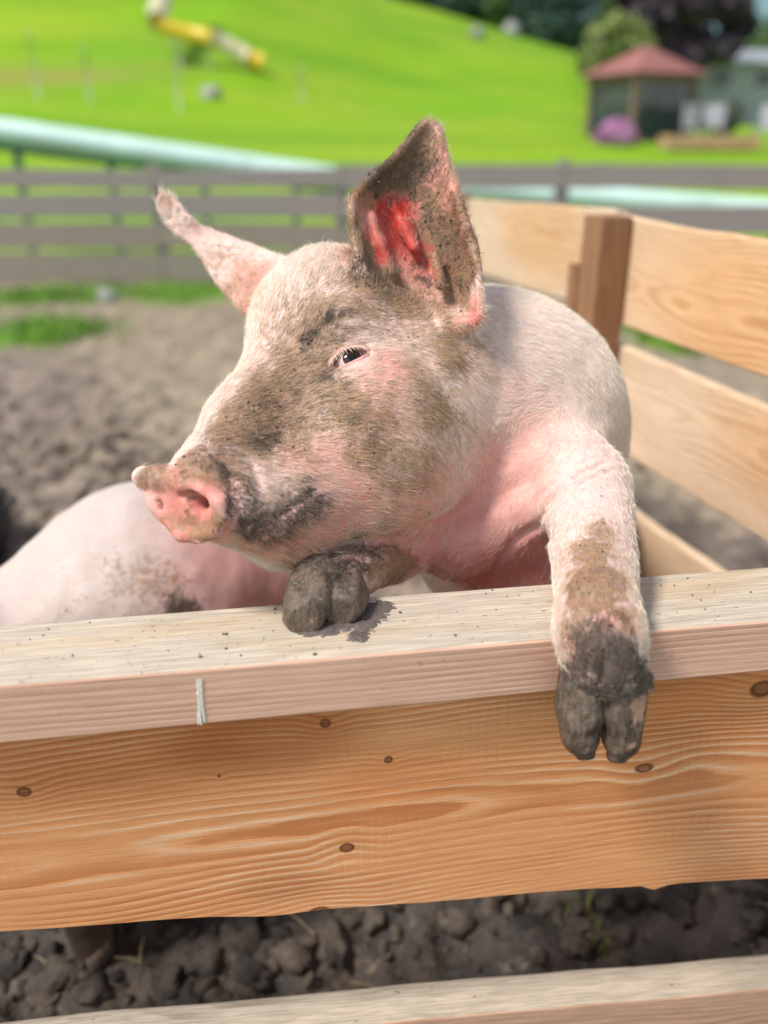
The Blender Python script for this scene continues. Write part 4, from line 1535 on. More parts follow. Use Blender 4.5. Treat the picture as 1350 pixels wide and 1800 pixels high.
# ---------------------------------------------------------------- skin, hair, horn
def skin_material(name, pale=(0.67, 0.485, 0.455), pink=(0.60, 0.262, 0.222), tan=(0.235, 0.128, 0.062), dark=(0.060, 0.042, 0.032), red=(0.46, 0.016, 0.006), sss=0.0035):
    m, nt, b = new_mat(name)
    n = NT(nt)
    co = n.coord()
    at = n.attr('paint')
    ch = n.sepc(at['Color'])
    mud, pk, dk = ch[0], ch[1], ch[2]
    rd = at['Alpha']
    n1 = n.noise(co, 26, 4, 0.62)
    n2 = n.noise(co, 110, 3, 0.6)
    n3 = n.noise(co, 420, 2, 0.6)
    grain = n.math('MULTIPLY_ADD', n2, 0.45, n.math('MULTIPLY_ADD', n1, 0.35, n.math('MULTIPLY', n3, 0.20)))
    c = n.mix(n.mapr(n.math('MULTIPLY_ADD', n.math('SUBTRACT', n1, 0.5), 0.5, pk), 0.05, 0.95), pale, pink)
    c = n.mix(n.mapr(n2, 0.35, 0.75, 0.0, 0.22), c, tuple(k * 0.62 for k in pink))
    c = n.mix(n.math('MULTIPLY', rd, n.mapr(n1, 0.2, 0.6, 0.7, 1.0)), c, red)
    mm = n.mapr(n.math('ADD', mud, n.math('MULTIPLY', n.math('SUBTRACT', grain, 0.5), 1.9)), 0.36, 0.80)
    tcol = n.mix(n.mapr(n2, 0.3, 0.7), tuple(k * 0.6 for k in tan), tuple(min(1, k * 1.25) for k in tan))
    c = n.mix(n.math('MULTIPLY', mm, 0.88), c, tcol)
    dm = n.mapr(n.math('ADD', dk, n.math('MULTIPLY', n.math('SUBTRACT', grain, 0.5), 2.6)), 0.36, 0.92)
    dcol = n.mix(n.mapr(n3, 0.3, 0.7), tuple(k * 0.65 for k in dark), tuple(k * 1.7 for k in dark))
    c = n.mix(n.math('MULTIPLY', dm, 0.92), c, dcol)
    # specks of dried mud
    sp = n.voronoi(n.mapping(co, (1, 1, 1), (0.2, 0.1, 0.3)), 95)
    spk = n.math('MULTIPLY', n.mapr(sp, 0.10, 0.22, 1.0, 0.0), n.mapr(n.math('ADD', n1, n.math('MULTIPLY', mud, 0.25)), 0.60, 0.72))
    c = n.mix(spk, c, dark)
    n.set(b.inputs['Base Color'], c)
    n.set(b.inputs['Roughness'], n.mapr(dm, 0.0, 1.0, 0.50, 0.62))
    b.inputs['Specular IOR Level'].default_value = 0.35
    b.subsurface_method = 'RANDOM_WALK'
    n.set(b.inputs['Subsurface Weight'], n.mapr(n.math('MAXIMUM', mm, dm), 0.0, 1.0, 0.55, 0.08))
    b.inputs['Subsurface Radius'].default_value = (1.0, 0.32, 0.18)
    b.inputs['Subsurface Scale'].default_value = sss
    h = n.math('ADD', n.math('MULTIPLY_ADD', n2, 0.35, n.math('MULTIPLY', n3, 0.25)), n.math('ADD', n.math('MULTIPLY', dm, n.math('ADD', 0.5, n2)), n.math('MULTIPLY', mm, 0.25)))
    n.set(b.inputs['Normal'], n.bump(h, 0.55, 0.0022))
    return m


def hair_material():
    m, nt, b = new_mat('bristle')
    n = NT(nt)
    at = n.attr('hair_col')
    n.set(b.inputs['Base Color'], at['Color'])
    b.inputs['Roughness'].default_value = 0.42
    b.inputs['Specular IOR Level'].default_value = 0.4
    return m


def horn_material():
    """claw horn caked in drying mud, wet in places, pale horn where it has rubbed off"""
    m, nt, b = new_mat('muddy_claw')
    n = NT(nt)
    co = n.coord()
    n1, n2, n3 = n.noise(co, 45, 4, 0.6), n.noise(co, 160, 4, 0.65), n.noise(co, 600, 2)
    st = n.noise(n.mapping(co, (260, 260, 40)), 1.0, 4, 0.6)
    c = n.mix(n.mapr(n1, 0.35, 0.68), (0.050, 0.034, 0.026), (0.120, 0.085, 0.063))
    c = n.mix(n.mapr(st, 0.42, 0.72, 0.0, 0.75), c, (0.200, 0.146, 0.108))
    c = n.mix(n.mapr(n2, 0.56, 0.66, 0.0, 0.7), c, (0.028, 0.021, 0.018))
    bare = n.mapr(n.math('MULTIPLY_ADD', n2, 0.35, n.math('MULTIPLY_ADD', n.attr('bare')['Fac'], .30, n1)), 0.80, 0.90)
    c = n.mix(bare, c, (0.33, 0.20, 0.14))
    n.set(b.inputs['Base Color'], c)
    n.set(b.inputs['Roughness'], n.mapr(n1, 0.38, 0.62, 0.24, 0.70))
    n.set(b.inputs['Normal'], n.bump(n.math('MULTIPLY_ADD', n2, 0.6, n.math('MULTIPLY_ADD', st, .7, n.math('MULTIPLY', n3, 0.4))), 0.8, 0.0022))
    return m


M_SKIN = skin_material('pig_skin')
M_HAIR = hair_material()
M_HORN = horn_material()
M_CRUST = plain('mud_crust', (0.115, 0.082, 0.058), 0.9, 0.55, 60, .4)


def add_paint(me, paint):
    a = me.attributes.new('paint', 'FLOAT_COLOR', 'POINT')
    a.data.foreach_set('color', np.asarray(paint, np.float32).ravel())


class Skin:
    """the finished surface of an animal; answers where a look from the fence meets it"""
    def __init__(self, V, Q):
        self.V, self.Q = V, Q
        self.N = vert_normals(V, Q)
        self.bvh = BVHTree.FromPolygons([Vector(v) for v in V], [tuple(map(int, q)) for q in Q])

    def at(self, u, v):
        r = Vector(ray(u, v))
        h = self.bvh.ray_cast(Vector(CAM), r.normalized())
        if h[0] is None:
            h = self.bvh.find_nearest(Vector(P(u, v, 1.08)))
        return np.array(h[0]), np.array(h[1])

    def groove(self, pts, width, depth):
        H = [self.at(*p) for p in pts]
        A = np.array([h[0] for h in H]); B = np.array([h[1] for h in H])
        lo, hi = A.min(0) - 4 * width, A.max(0) + 4 * width
        ids = np.nonzero(((self.V > lo) & (self.V < hi)).all(1))[0]
        p = self.V[ids]
        best = np.full(len(ids), 1e9); taper = np.zeros(len(ids))
        nseg = len(A) - 1
        for i in range(nseg):
            ab = A[i + 1] - A[i]
            t = np.clip(((p - A[i]) @ ab) / (ab @ ab + 1e-12), 0, 1)
            d = np.linalg.norm(p - A[i] - t[:, None] * ab, axis=1)
            d = np.where(self.N[ids] @ B[i] > 0.1, d, 1e9)
            w = d < best
            best[w] = d[w]
            s = (i + t) / nseg
            taper[w] = np.sin(np.pi * np.clip(s, 0.04, 0.96))[w] ** 0.5
        self.V[ids] -= self.N[ids] * (depth * taper * np.exp(-(best / width) ** 2))[:, None]


# patches of mud, colour and painted light and shade on the leaning pig: (u, v, spread, channel, amount); channel 0 dusty mud and far-ear shade, 1 pinker skin, 2 dark wet mud and darkened hollows, 3 red with the ear's glow
PATCH = [
    # dusty brow, nose bridge and cheek
    (500, 640, 70, 0, .50), (440, 720, 55, 0, .62), (390, 770, 45, 0, .68), (520, 720, 60, 0, .50), (470, 780, 40, 0, .55), (560, 560, 40, 0, .48), (540, 620, 40, 0, .60),
    (480, 560, 50, 0, .30), (600, 510, 60, 0, .22), (650, 740, 38, 0, .62), (640, 800, 30, 0, .50), (690, 540, 45, 0, .5), (730, 600, 40, 0, .45), (740, 690, 40, 0, .58), (700, 760, 45, 0, .42),
    (790, 640, 30, 0, .72), (780, 720, 45, 0, .56), (760, 800, 45, 0, .36), (690, 850, 45, 0, .4), (860, 640, 45, 0, .33), (830, 600, 30, 0, .45), (1010, 680, 60, 0, .18),
    (560, 700, 60, 0, .45), (600, 690, 30, 0, .45), (820, 760, 50, 0, .3), (720, 900, 60, 0, .35), (850, 800, 50, 0, .2), (330, 800, 22, 0, .75),
    (450, 690, 45, 0, .55), (420, 740, 45, 0, .6), (500, 600, 45, 0, .45), (560, 640, 50, 0, .55), (500, 680, 50, 0, .55), (610, 720, 45, 0, .55), (660, 790, 35, 0, .55), (690, 690, 30, 0, .35), (720, 640, 30, 0, .4), (600, 560, 40, 0, .45), (760, 740, 40, 0, .45),
    (480, 740, 50, 0, .55), (540, 790, 30, 0, .35), (430, 820, 35, 0, .5), (640, 540, 45, 0, .4), (560, 520, 60, 0, .25), (790, 600, 22, 0, .75), (810, 640, 26, 0, .6), (740, 820, 40, 0, .35),
    (440, 520, 40, 0, .45), (420, 470, 50, 0, .35),
    (400, 740, 50, 2, .30), (360, 790, 35, 2, .35), (330, 815, 18, 2, .45), (450, 660, 50, 2, .24), (500, 740, 40, 2, .26), (560, 720, 40, 2, .22), (620, 780, 36, 2, .24), (470, 600, 50, 2, .20), (740, 300, 70, 2, .40), (660, 330, 40, 2, .4), (800, 450, 50, 2, .35), (640, 480, 40, 2, .35), (700, 520, 40, 2, .25),
    (560, 590, 14, 2, .65), (578, 570, 12, 2, .7), (605, 560, 11, 2, .65), (628, 572, 9, 2, .5), (540, 612, 13, 2, .55), (575, 666, 12, 2, .55), (598, 672, 9, 2, .5), (525, 640, 14, 2, .35),
    # dark smears, and the darker fold under the jaw
    (480, 800, 25, 2, .30), (520, 690, 30, 2, .22), (450, 720, 30, 2, .20), (610, 740, 30, 2, .22), (660, 760, 26, 2, .30), (402, 880, 20, 2, .40), (405, 915, 18, 2, .40), (440, 930, 26, 2, .36), (490, 935, 24, 2, .38), (530, 920, 20, 2, .30), (560, 640, 25, 2, .25), (700, 600, 20, 2, .2), (770, 690, 22, 2, .25), (395, 790, 20, 2, .3), (350, 780, 20, 2, .25), (545, 600, 20, 2, .3), (420, 800, 16, 2, .4),
    (575, 572, 13, 2, .55), (552, 592, 12, 2, .50), (610, 566, 10, 2, .5), (540, 605, 10, 2, .45), (592, 592, 22, 2, .30), (562, 660, 14, 2, .42), (585, 668, 10, 2, .5), (600, 655, 9, 2, .4),
    (472, 768, 20, 2, .62), (448, 780, 16, 2, .55), (495, 758, 14, 2, .42), (382, 824, 16, 2, .75), (400, 838, 20, 2, .52), (360, 812, 10, 2, .5), (425, 862, 30, 2, .42), (455, 880, 30, 2, .36), (420, 905, 26, 2, .44),
    (470, 920, 30, 2, .46), (515, 905, 26, 2, .46), (545, 880, 22, 2, .56), (540, 840, 18, 2, .52), (555, 862, 16, 2, .54), (500, 880, 26, 2, .25), (450, 900, 70, 0, .45), (520, 850, 50, 0, .30), (540, 910, 50, 0, .4), (560, 900, 22, 2, .42), (435, 938, 18, 2, .5), (640, 720, 20, 2, .30), (655, 780, 20, 2, .32), (785, 650, 14, 2, .45), (798, 625, 8, 2, .5), (800, 700, 18, 2, .28), (500, 945, 18, 2, .40), (610, 945, 12, 2, .45), (640, 940, 14, 2, .45), (675, 925, 14, 2, .40),
    # pink and ruddy skin
    (690, 640, 45, 1, .75), (640, 690, 40, 1, .45), (600, 800, 60, 1, .65), (540, 960, 50, 1, 1.0), (600, 910, 50, 1, .95), (640, 880, 40, 1, .8), (520, 800, 40, 1, .5), (330, 905, 70, 1, 1.0), (320, 880, 60, 1, .9), (335, 905, 55, 3, .16), (300, 842, 30, 0, .55), (335, 850, 25, 0, .5), (440, 955, 45, 1, 1.0), (500, 970, 45, 1, 1.0), (480, 950, 40, 0, .40), (530, 970, 40, 0, .35), (580, 960, 40, 1, 1.0), (700, 720, 60, 1, .45),
    (760, 860, 70, 1, .8), (860, 820, 70, 1, .5), (800, 900, 60, 1, .75), (700, 930, 50, 1, .95), (780, 960, 60, 1, .85), (900, 880, 60, 1, .5), (880, 990, 70, 1, .92), (950, 980, 50, 1, .95), (820, 1020, 60, 1, .9), (940, 760, 60, 1, .40), (720, 970, 50, 1, .9),
    (950, 830, 50, 1, .15), (440, 500, 50, 1, .6), (420, 480, 40, 1, .6), (470, 480, 30, 1, .7), (900, 700, 70, 1, .25), (350, 430, 30, 1, .25), (435, 545, 22, 1, 1.0),
    (340, 808, 22, 0, .75), (375, 815, 30, 0, .75), (355, 838, 22, 0, .55), (398, 850, 24, 0, .6), (372, 836, 16, 2, .5), (395, 858, 16, 2, .55), (345, 822, 12, 2, .35), (405, 880, 14, 2, .5), (320, 890, 40, 1, .6), (380, 900, 25, 0, .35), (335, 822, 16, 0, .6), (360, 925, 30, 0, .35),
    (700, 420, 110, 1, 1.0), (740, 300, 80, 1, .9), (800, 480, 60, 1, .8),
    # near ear: mud all over, ruddy where rubbed, red shell with its glow and the canal's shade painted in
    (740, 260, 45, 0, .95), (690, 310, 45, 0, .95), (640, 350, 40, 0, .95), (640, 420, 40, 0, .95), (665, 470, 40, 0, .9), (740, 330, 45, 0, .85), (740, 390, 35, 0, .9), (780, 420, 40, 0, .85), (800, 480, 40, 0, .85), (830, 440, 30, 0, .9), (800, 380, 30, 0, .62), (700, 520, 40, 0, .7), (750, 540, 40, 0, .6), (815, 520, 35, 0, .9), (640, 500, 25, 0, .8),
    (770, 285, 30, 1, .95), (790, 340, 25, 1, .85), (800, 400, 25, 1, .6), (770, 305, 18, 0, -.5), (788, 345, 14, 0, -.35), (835, 550, 22, 1, 1.0), (832, 552, 18, 0, -.75), (832, 550, 20, 3, .45),  # lower lobe: the orange light on it painted as ruddy skin
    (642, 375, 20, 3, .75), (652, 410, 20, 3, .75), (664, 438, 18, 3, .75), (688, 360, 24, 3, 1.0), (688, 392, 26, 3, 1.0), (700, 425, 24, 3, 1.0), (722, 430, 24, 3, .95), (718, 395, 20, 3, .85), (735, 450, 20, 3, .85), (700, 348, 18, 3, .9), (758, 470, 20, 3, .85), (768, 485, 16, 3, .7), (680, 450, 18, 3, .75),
    (652, 395, 24, 0, -.95), (690, 385, 32, 0, -1.0), (720, 425, 28, 0, -1.0), (758, 472, 18, 0, -.9), (668, 440, 20, 0, -.9), (702, 358, 22, 0, -.9), (765, 430, 40, 0, .7), (790, 450, 40, 0, .6), (720, 310, 50, 0, .8), (660, 330, 40, 0, .8), (620, 400, 30, 0, .8), (760, 380, 30, 0, .6), (815, 470, 36, 0, .7), (740, 300, 50, 2, .38), (775, 500, 30, 2, .34), (690, 480, 20, 2, .4), (725, 480, 16, 2, .6), (680, 320, 40, 2, .36), (630, 400, 30, 2, .4), (640, 470, 30, 2, .4), (800, 440, 50, 2, .34), (820, 500, 30, 2, .36), (745, 380, 26, 2, .38), (780, 400, 26, 2, .25), (690, 520, 30, 2, .3),
    (735, 465, 13, 2, .75), (748, 500, 13, 2, .75), (720, 455, 12, 2, .5), (757, 525, 9, 2, .65), (650, 440, 12, 2, .5), (640, 445, 10, 2, .5), (700, 460, 12, 2, .45), (805, 500, 14, 2, .35), (830, 480, 14, 2, .3), (765, 400, 14, 2, .35), (640, 300, 20, 2, .25), (720, 240, 16, 2, .25), (820, 545, 8, 2, .3),
    # far ear
    (420, 500, 40, 0, .35), (470, 470, 20, 0, .3), (380, 450, 30, 0, .25),  (460, 520, 20, 0, .4),
    # hanging arm: cream wrist, mud from the fetlock down
    (1030, 985, 50, 0, .45), (1075, 1040, 40, 0, .5), (1010, 1030, 40, 0, .5), (1060, 930, 40, 0, .25), (1040, 970, 45, 0, .62), (1050, 1010, 45, 0, .68), (1040, 940, 40, 0, .4), (1080, 1000, 40, 0, .5), (1000, 1060, 30, 0, .6), (1100, 1080, 30, 0, .6), (1020, 1100, 40, 0, .6), (1000, 1140, 30, 0, .6), (1030, 1030, 35, 0, .45), (1060, 1060, 40, 0, .50), (1085, 1080, 30, 1, .8), (1040, 1120, 40, 1, .5), (1010, 1160, 30, 1, .6),
    (1075, 1075, 34, 2, .42), (1050, 1100, 40, 2, .46), (1030, 1130, 30, 2, .45), (1010, 1170, 30, 2, .5), (1110, 1150, 30, 2, .7), (1000, 1200, 26, 2, .7), (1085, 1120, 28, 2, .60), (1070, 1150, 38, 2, .80), (1040, 1160, 30, 2, .62), (1100, 1170, 32, 2, .9), (1070, 1195, 45, 2, .95), (1020, 1200, 34, 2, .62), (1130, 1190, 26, 2, .95), (1138, 1195, 18, 2, 1.0), (1122, 1160, 20, 2, .8), (1110, 1220, 30, 2, .9), (1000, 1185, 20, 2, .45), (1050, 1215, 30, 2, .9), (1000, 1215, 20, 2, .7),
    # folded arm
    (690, 1000, 45, 0, .9), (650, 1000, 30, 0, .95), (660, 970, 30, 2, .7), (620, 1000, 40, 2, .95), (580, 1010, 40, 2, 1.0), (720, 985, 30, 0, .75), (700, 965, 22, 2, .4),
    # breast creases, their shade painted dark
    (830, 1030, 12, 2, .45), (850, 1010, 10, 2, .45), (888, 968, 8, 2, .35),
    # snout rim
    (300, 832, 10, 2, .45), (330, 842, 10, 2, .45), (366, 858, 10, 2, .45), (392, 880, 10, 2, .5), (397, 908, 10, 2, .45), (300, 902, 20, 0, .5), (350, 930, 24, 0, .6), (378, 915, 16, 0, .55), (322, 918, 18, 0, .5), (335, 905, 60, 3, .10), (330, 890, 18, 2, .25), (355, 915, 16, 2, .28), (262, 850, 14, 0, .6),
    (700, 420, 55, 3, .32), (775, 575, 30, 0, .55), (800, 565, 20, 1, .8), (330, 420, 18, 0, .45), (365, 470, 20, 0, .5), (400, 512, 20, 0, .5), (432, 545, 18, 0, .5), (300, 355, 16, 1, .7), (390, 440, 30, 0, .3), (350, 400, 20, 1, .4),  # halo of the ear glow; far ear's lower-edge shade painted as dust
    (252, 835, 22, 0, 1.0), (270, 836, 20, 0, .95), (250, 832, 16, 2, .6), (275, 838, 14, 2, .5), (330, 905, 30, 0, .40), (310, 850, 14, 2, .3), (390, 900, 10, 2, .3), (300, 850, 16, 0, .35), (262, 885, 9, 2, .35), (275, 905, 9, 2, .3), (330, 878, 8, 2, .45), (322, 885, 7, 2, .4), (345, 872, 10, 2, .35), (375, 905, 14, 0, .5), (340, 938, 26, 0, .55), (300, 925, 18, 0, .45), (362, 885, 6, 2, .4), (350, 925, 18, 1, .5), (350, 900, 14, 0, -.3), (385, 935, 8, 2, .5),
]

# lay of the coat, root to tip: (u, v, du, dv)
LAY = [(340, 810, 1, -.4), (400, 760, 1, -.55), (450, 690, .9, -.7), (500, 680, .9, -.6), (520, 560, .5, -1), (470, 540, .3, -1), (560, 480, .3, -1), (620, 450, .3, -1), (600, 540, .7, -.8), (650, 550, 1, -.45), (700, 560, 1, -.2), (600, 720, 1, -.15), (560, 660, 1, -.35),
       (650, 820, 1, .25), (500, 850, 1, .1), (430, 880, .8, .5), (460, 930, .7, .7), (560, 930, 1, .3), (700, 700, 1, .25), (760, 620, .9, .5), (760, 800, .8, .7), (700, 880, .9, .3), (850, 560, 1, .35), (950, 580, 1, .5), (1050, 700, .5, 1), (900, 640, 1, .35), (850, 700, .8, .6),
       (930, 720, 1, -.1), (985, 740, .4, 1), (980, 790, -.8, .6), (930, 790, -.6, -.4), (910, 755, .2, -1), (900, 860, -.5, .9), (820, 880, .2, 1), (1040, 830, .3, 1), (1040, 950, .05, 1), (1050, 1050, .05, 1), (1060, 1150, .05, 1), (1065, 1230, 0, 1), (1110, 1200, .4, 1), (1000, 1180, -.2, 1),
       (640, 460, -.3, -1), (700, 300, .3, -1), (640, 380, -.6, -.8), (760, 300, .5, -.9), (800, 400, .7, -.2), (835, 500, .6, .5), (740, 540, .4, -1), (690, 500, .2, -1), (800, 540, .5, .8), (780, 450, .4, -.7),
       (460, 500, -.9, -.6), (400, 460, -1, -.6), (340, 410, -1, -.7), (295, 360, -.4, -1), (440, 550, -.6, -.2), (850, 960, -.6, .6), (900, 1000, 0, 1), (720, 990, -1, .3), (640, 1000, -1, .3)]


def build_leaning_pig():
    root = empty('pig', (0.36, 1.85, 0.0), 'muddy pink pig leaning over the top rail with both front feet up and ears raised', 'pig')
    f = build_pig_field()
    f, (sax, sup, snrm) = finish_field(f)
    V, Q = f.mesh(1)
    del f
    sk = Skin(V, Q)
    # soft unevenness of flesh, then folds
    sk.V += sk.N * ((fbm(sk.V * 28, 3, 3) - 0.5) * 0.0045)[:, None]
    G = [
        ([(1104, 806), (1060, 812), (1010, 838), (975, 868), (952, 905), (938, 930)], .0045, .0045),
        ([(1106, 822), (1070, 826), (1020, 852), (985, 885), (964, 920)], .004, .0035),
        ([(1070, 800), (1020, 812), (975, 845), (940, 880)], .005, .0022),
        ([(1108, 850), (1060, 860), (1015, 880), (985, 905)], .005, .0015),
        ([(650, 950), (720, 935), (800, 905), (870, 872), (930, 842), (985, 800)], .016, .007),
        ([(640, 955), (700, 950), (770, 935)], .006, .003),
        ([(975, 945), (940, 930), (905, 950), (880, 985), (862, 1015)], .007, .006),
        ([(800, 1000), (830, 1022), (850, 1015), (880, 990)], .004, .004),
        ([(700, 965), (760, 985), (800, 1000)], .006, .003),
        ([(395, 925), (440, 922), (490, 905), (530, 880), (550, 860)], .004, .0035),
        ([(398, 822), (410, 850), (412, 890), (405, 925)], .007, .004),
        ([(430, 790), (450, 830), (450, 870)], .008, .002),
        ([(640, 560), (600, 552), (560, 575), (540, 605)], .006, .0018),
        ([(655, 605), (672, 630), (678, 660), (665, 685)], .007, .0010),
        ([(720, 600), (760, 640), (790, 700), (800, 780)], .018, .003),
        ([(990, 930), (1040, 945), (1095, 935)], .010, .0015),
        ([(985, 1045), (1050, 1060), (1115, 1050)], .010, .0022),
        ([(1062, 1150), (1058, 1190), (1056, 1225)], .005, .004),
        ([(680, 340), (672, 380), (690, 440), (705, 470)], .006, .004),
        ([(705, 350), (730, 390), (745, 430)], .006, -.003),
        ([(650, 370), (660, 410), (680, 450)], .004, -.002),
        ([(770, 260), (800, 350), (828, 430), (838, 500)], .012, -.003),
    ]
    for (gp_, gw_, gd_) in G: sk.groove(gp_, gw_, gd_ * 1.45)
    sk.N = vert_normals(sk.V, Q)
    # eye socket
    e0, en = sk.at(612, 627)
    ea = sk.at(652, 612)[0] - sk.at(574, 645)[0]
    en = -F3 * 0.80 + en * 0.6; en /= np.linalg.norm(en)
    ea -= en * ea.dot(en); ea /= np.linalg.norm(ea)
    eb = np.cross(en, ea)
    if eb.dot(U3) < 0: eb = -eb
    q = sk.V - e0
    al, be = q @ ea, q @ eb
    near = np.linalg.norm(q, axis=1) < 0.06
    w = np.where(near, np.exp(-((al / .0235) ** 4 + (be / .0095) ** 4)), 0)
    sk.V -= en * (w * 0.016)[:, None]
    V = sk.V
    sk2 = Skin(V, Q)
    N = sk2.N
    # paint
    pw = V + (np.stack([fbm(V * 45, 3, 11), fbm(V * 45, 3, 12), fbm(V * 45, 3, 13)], 1) - 0.5) * 0.034
    paint = np.zeros((len(V), 4))
    neg = np.ones((len(V), 4))
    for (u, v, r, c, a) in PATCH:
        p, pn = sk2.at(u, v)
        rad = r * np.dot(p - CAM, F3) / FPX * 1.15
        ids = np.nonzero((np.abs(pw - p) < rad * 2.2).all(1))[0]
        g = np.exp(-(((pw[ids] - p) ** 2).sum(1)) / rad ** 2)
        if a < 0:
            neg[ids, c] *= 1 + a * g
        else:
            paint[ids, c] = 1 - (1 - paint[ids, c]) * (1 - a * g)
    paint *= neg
    head_ = np.exp(-((V - P(560, 660, 1.08)) ** 2).sum(1) / .19 ** 2) * (1 - np.exp(-((V - P(735, 400, 1.08)) ** 2).sum(1) / .14 ** 2))
    paint[:, 0] = np.clip(paint[:, 0] * (1 + .04 * head_), 0, 1)
    paint[:, 2] = np.clip(paint[:, 2] * (1 + .12 * head_), 0, 1)
    # legs out of the photographer's sight are muddy too
    low = smooth01(0.55, 0.15, V[:, 2])
    paint[:, 0] = np.maximum(paint[:, 0], low * 0.8)
    paint[:, 0] = np.maximum(paint[:, 0], 0.16 * np.exp(-((V - P(540, 680, 1.05)) ** 2).sum(1) / .2 ** 2))
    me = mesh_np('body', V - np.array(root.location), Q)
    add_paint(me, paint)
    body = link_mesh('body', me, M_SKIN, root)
    print('pig verts', len(V))

    loc = np.array(root.location)
    # claws
    feet = [
        [[(P(556, 1010, .985), .0260), (P(542, 1050, .955), .0300), (P(535, 1080, .944), .0240), (P(541, 1100, .939), .0130)], [(P(592, 1010, .998), .0255), (P(606, 1043, .970), .0280), (P(604, 1065, .958), .0225), (P(594, 1085, .954), .0120)]],
        [[(P(1028, 1180, .900), .0270), (P(1018, 1245, .903), .0265), (P(1020, 1292, .910), .0205), (P(1028, 1322, .916), .0115)], [(P(1090, 1180, .900), .0270), (P(1098, 1248, .903), .0270), (P(1094, 1295, .911), .0215), (P(1086, 1326, .916), .0120)]],
    ]
    for sx in (-0.13, 0.13):
        h = np.array([0.36 + sx, 1.85 + 0.04, 0.045])
        feet.append([[(h + [dx, 0.0, 0.02], .026), (h + [dx * 1.1, -.03, -.012], .026), (h + [dx, -.055, -.030], .014)] for dx in (-.022, .022)])
    for toes in feet:
        A = np.array([p for t in toes for p, _ in t])
        lo, hi = A.min(0) - .045, A.max(0) + .045
        if A[0][2] < .3: lo[2] = 0.002
        v2, q2 = claws(lo, hi, toes, flat=A[0][2] > .3).mesh(1)
        n2 = vert_normals(v2, q2)
        v2 = v2 + n2 * ((fbm(v2 * np.array([170, 170, 80]), 4, 5) - 0.5) * 0.0015)[:, None]
        hm = mesh_np('hoof', v2 - loc, q2)
        worn = np.zeros(len(v2))
        for (u, v, d, rr) in ((1116, 1275, .885, .012), (1122, 1240, .885, .010), (1108, 1310, .890, .006)):
            worn = np.maximum(worn, np.exp(-((v2 - P(u, v, d)) ** 2).sum(1) / rr ** 2))
        wa = hm.attributes.new('bare', 'FLOAT', 'POINT')
        wa.data.foreach_set('value', worn.astype(np.float32))
        link_mesh('hoof', hm, M_HORN, root)

    build_eye(root, e0, ea, eb, en)
    build_coat(root, sk2, paint, e0, snrm)
    build_flakes(root, sk2, paint)
    return root, sk2


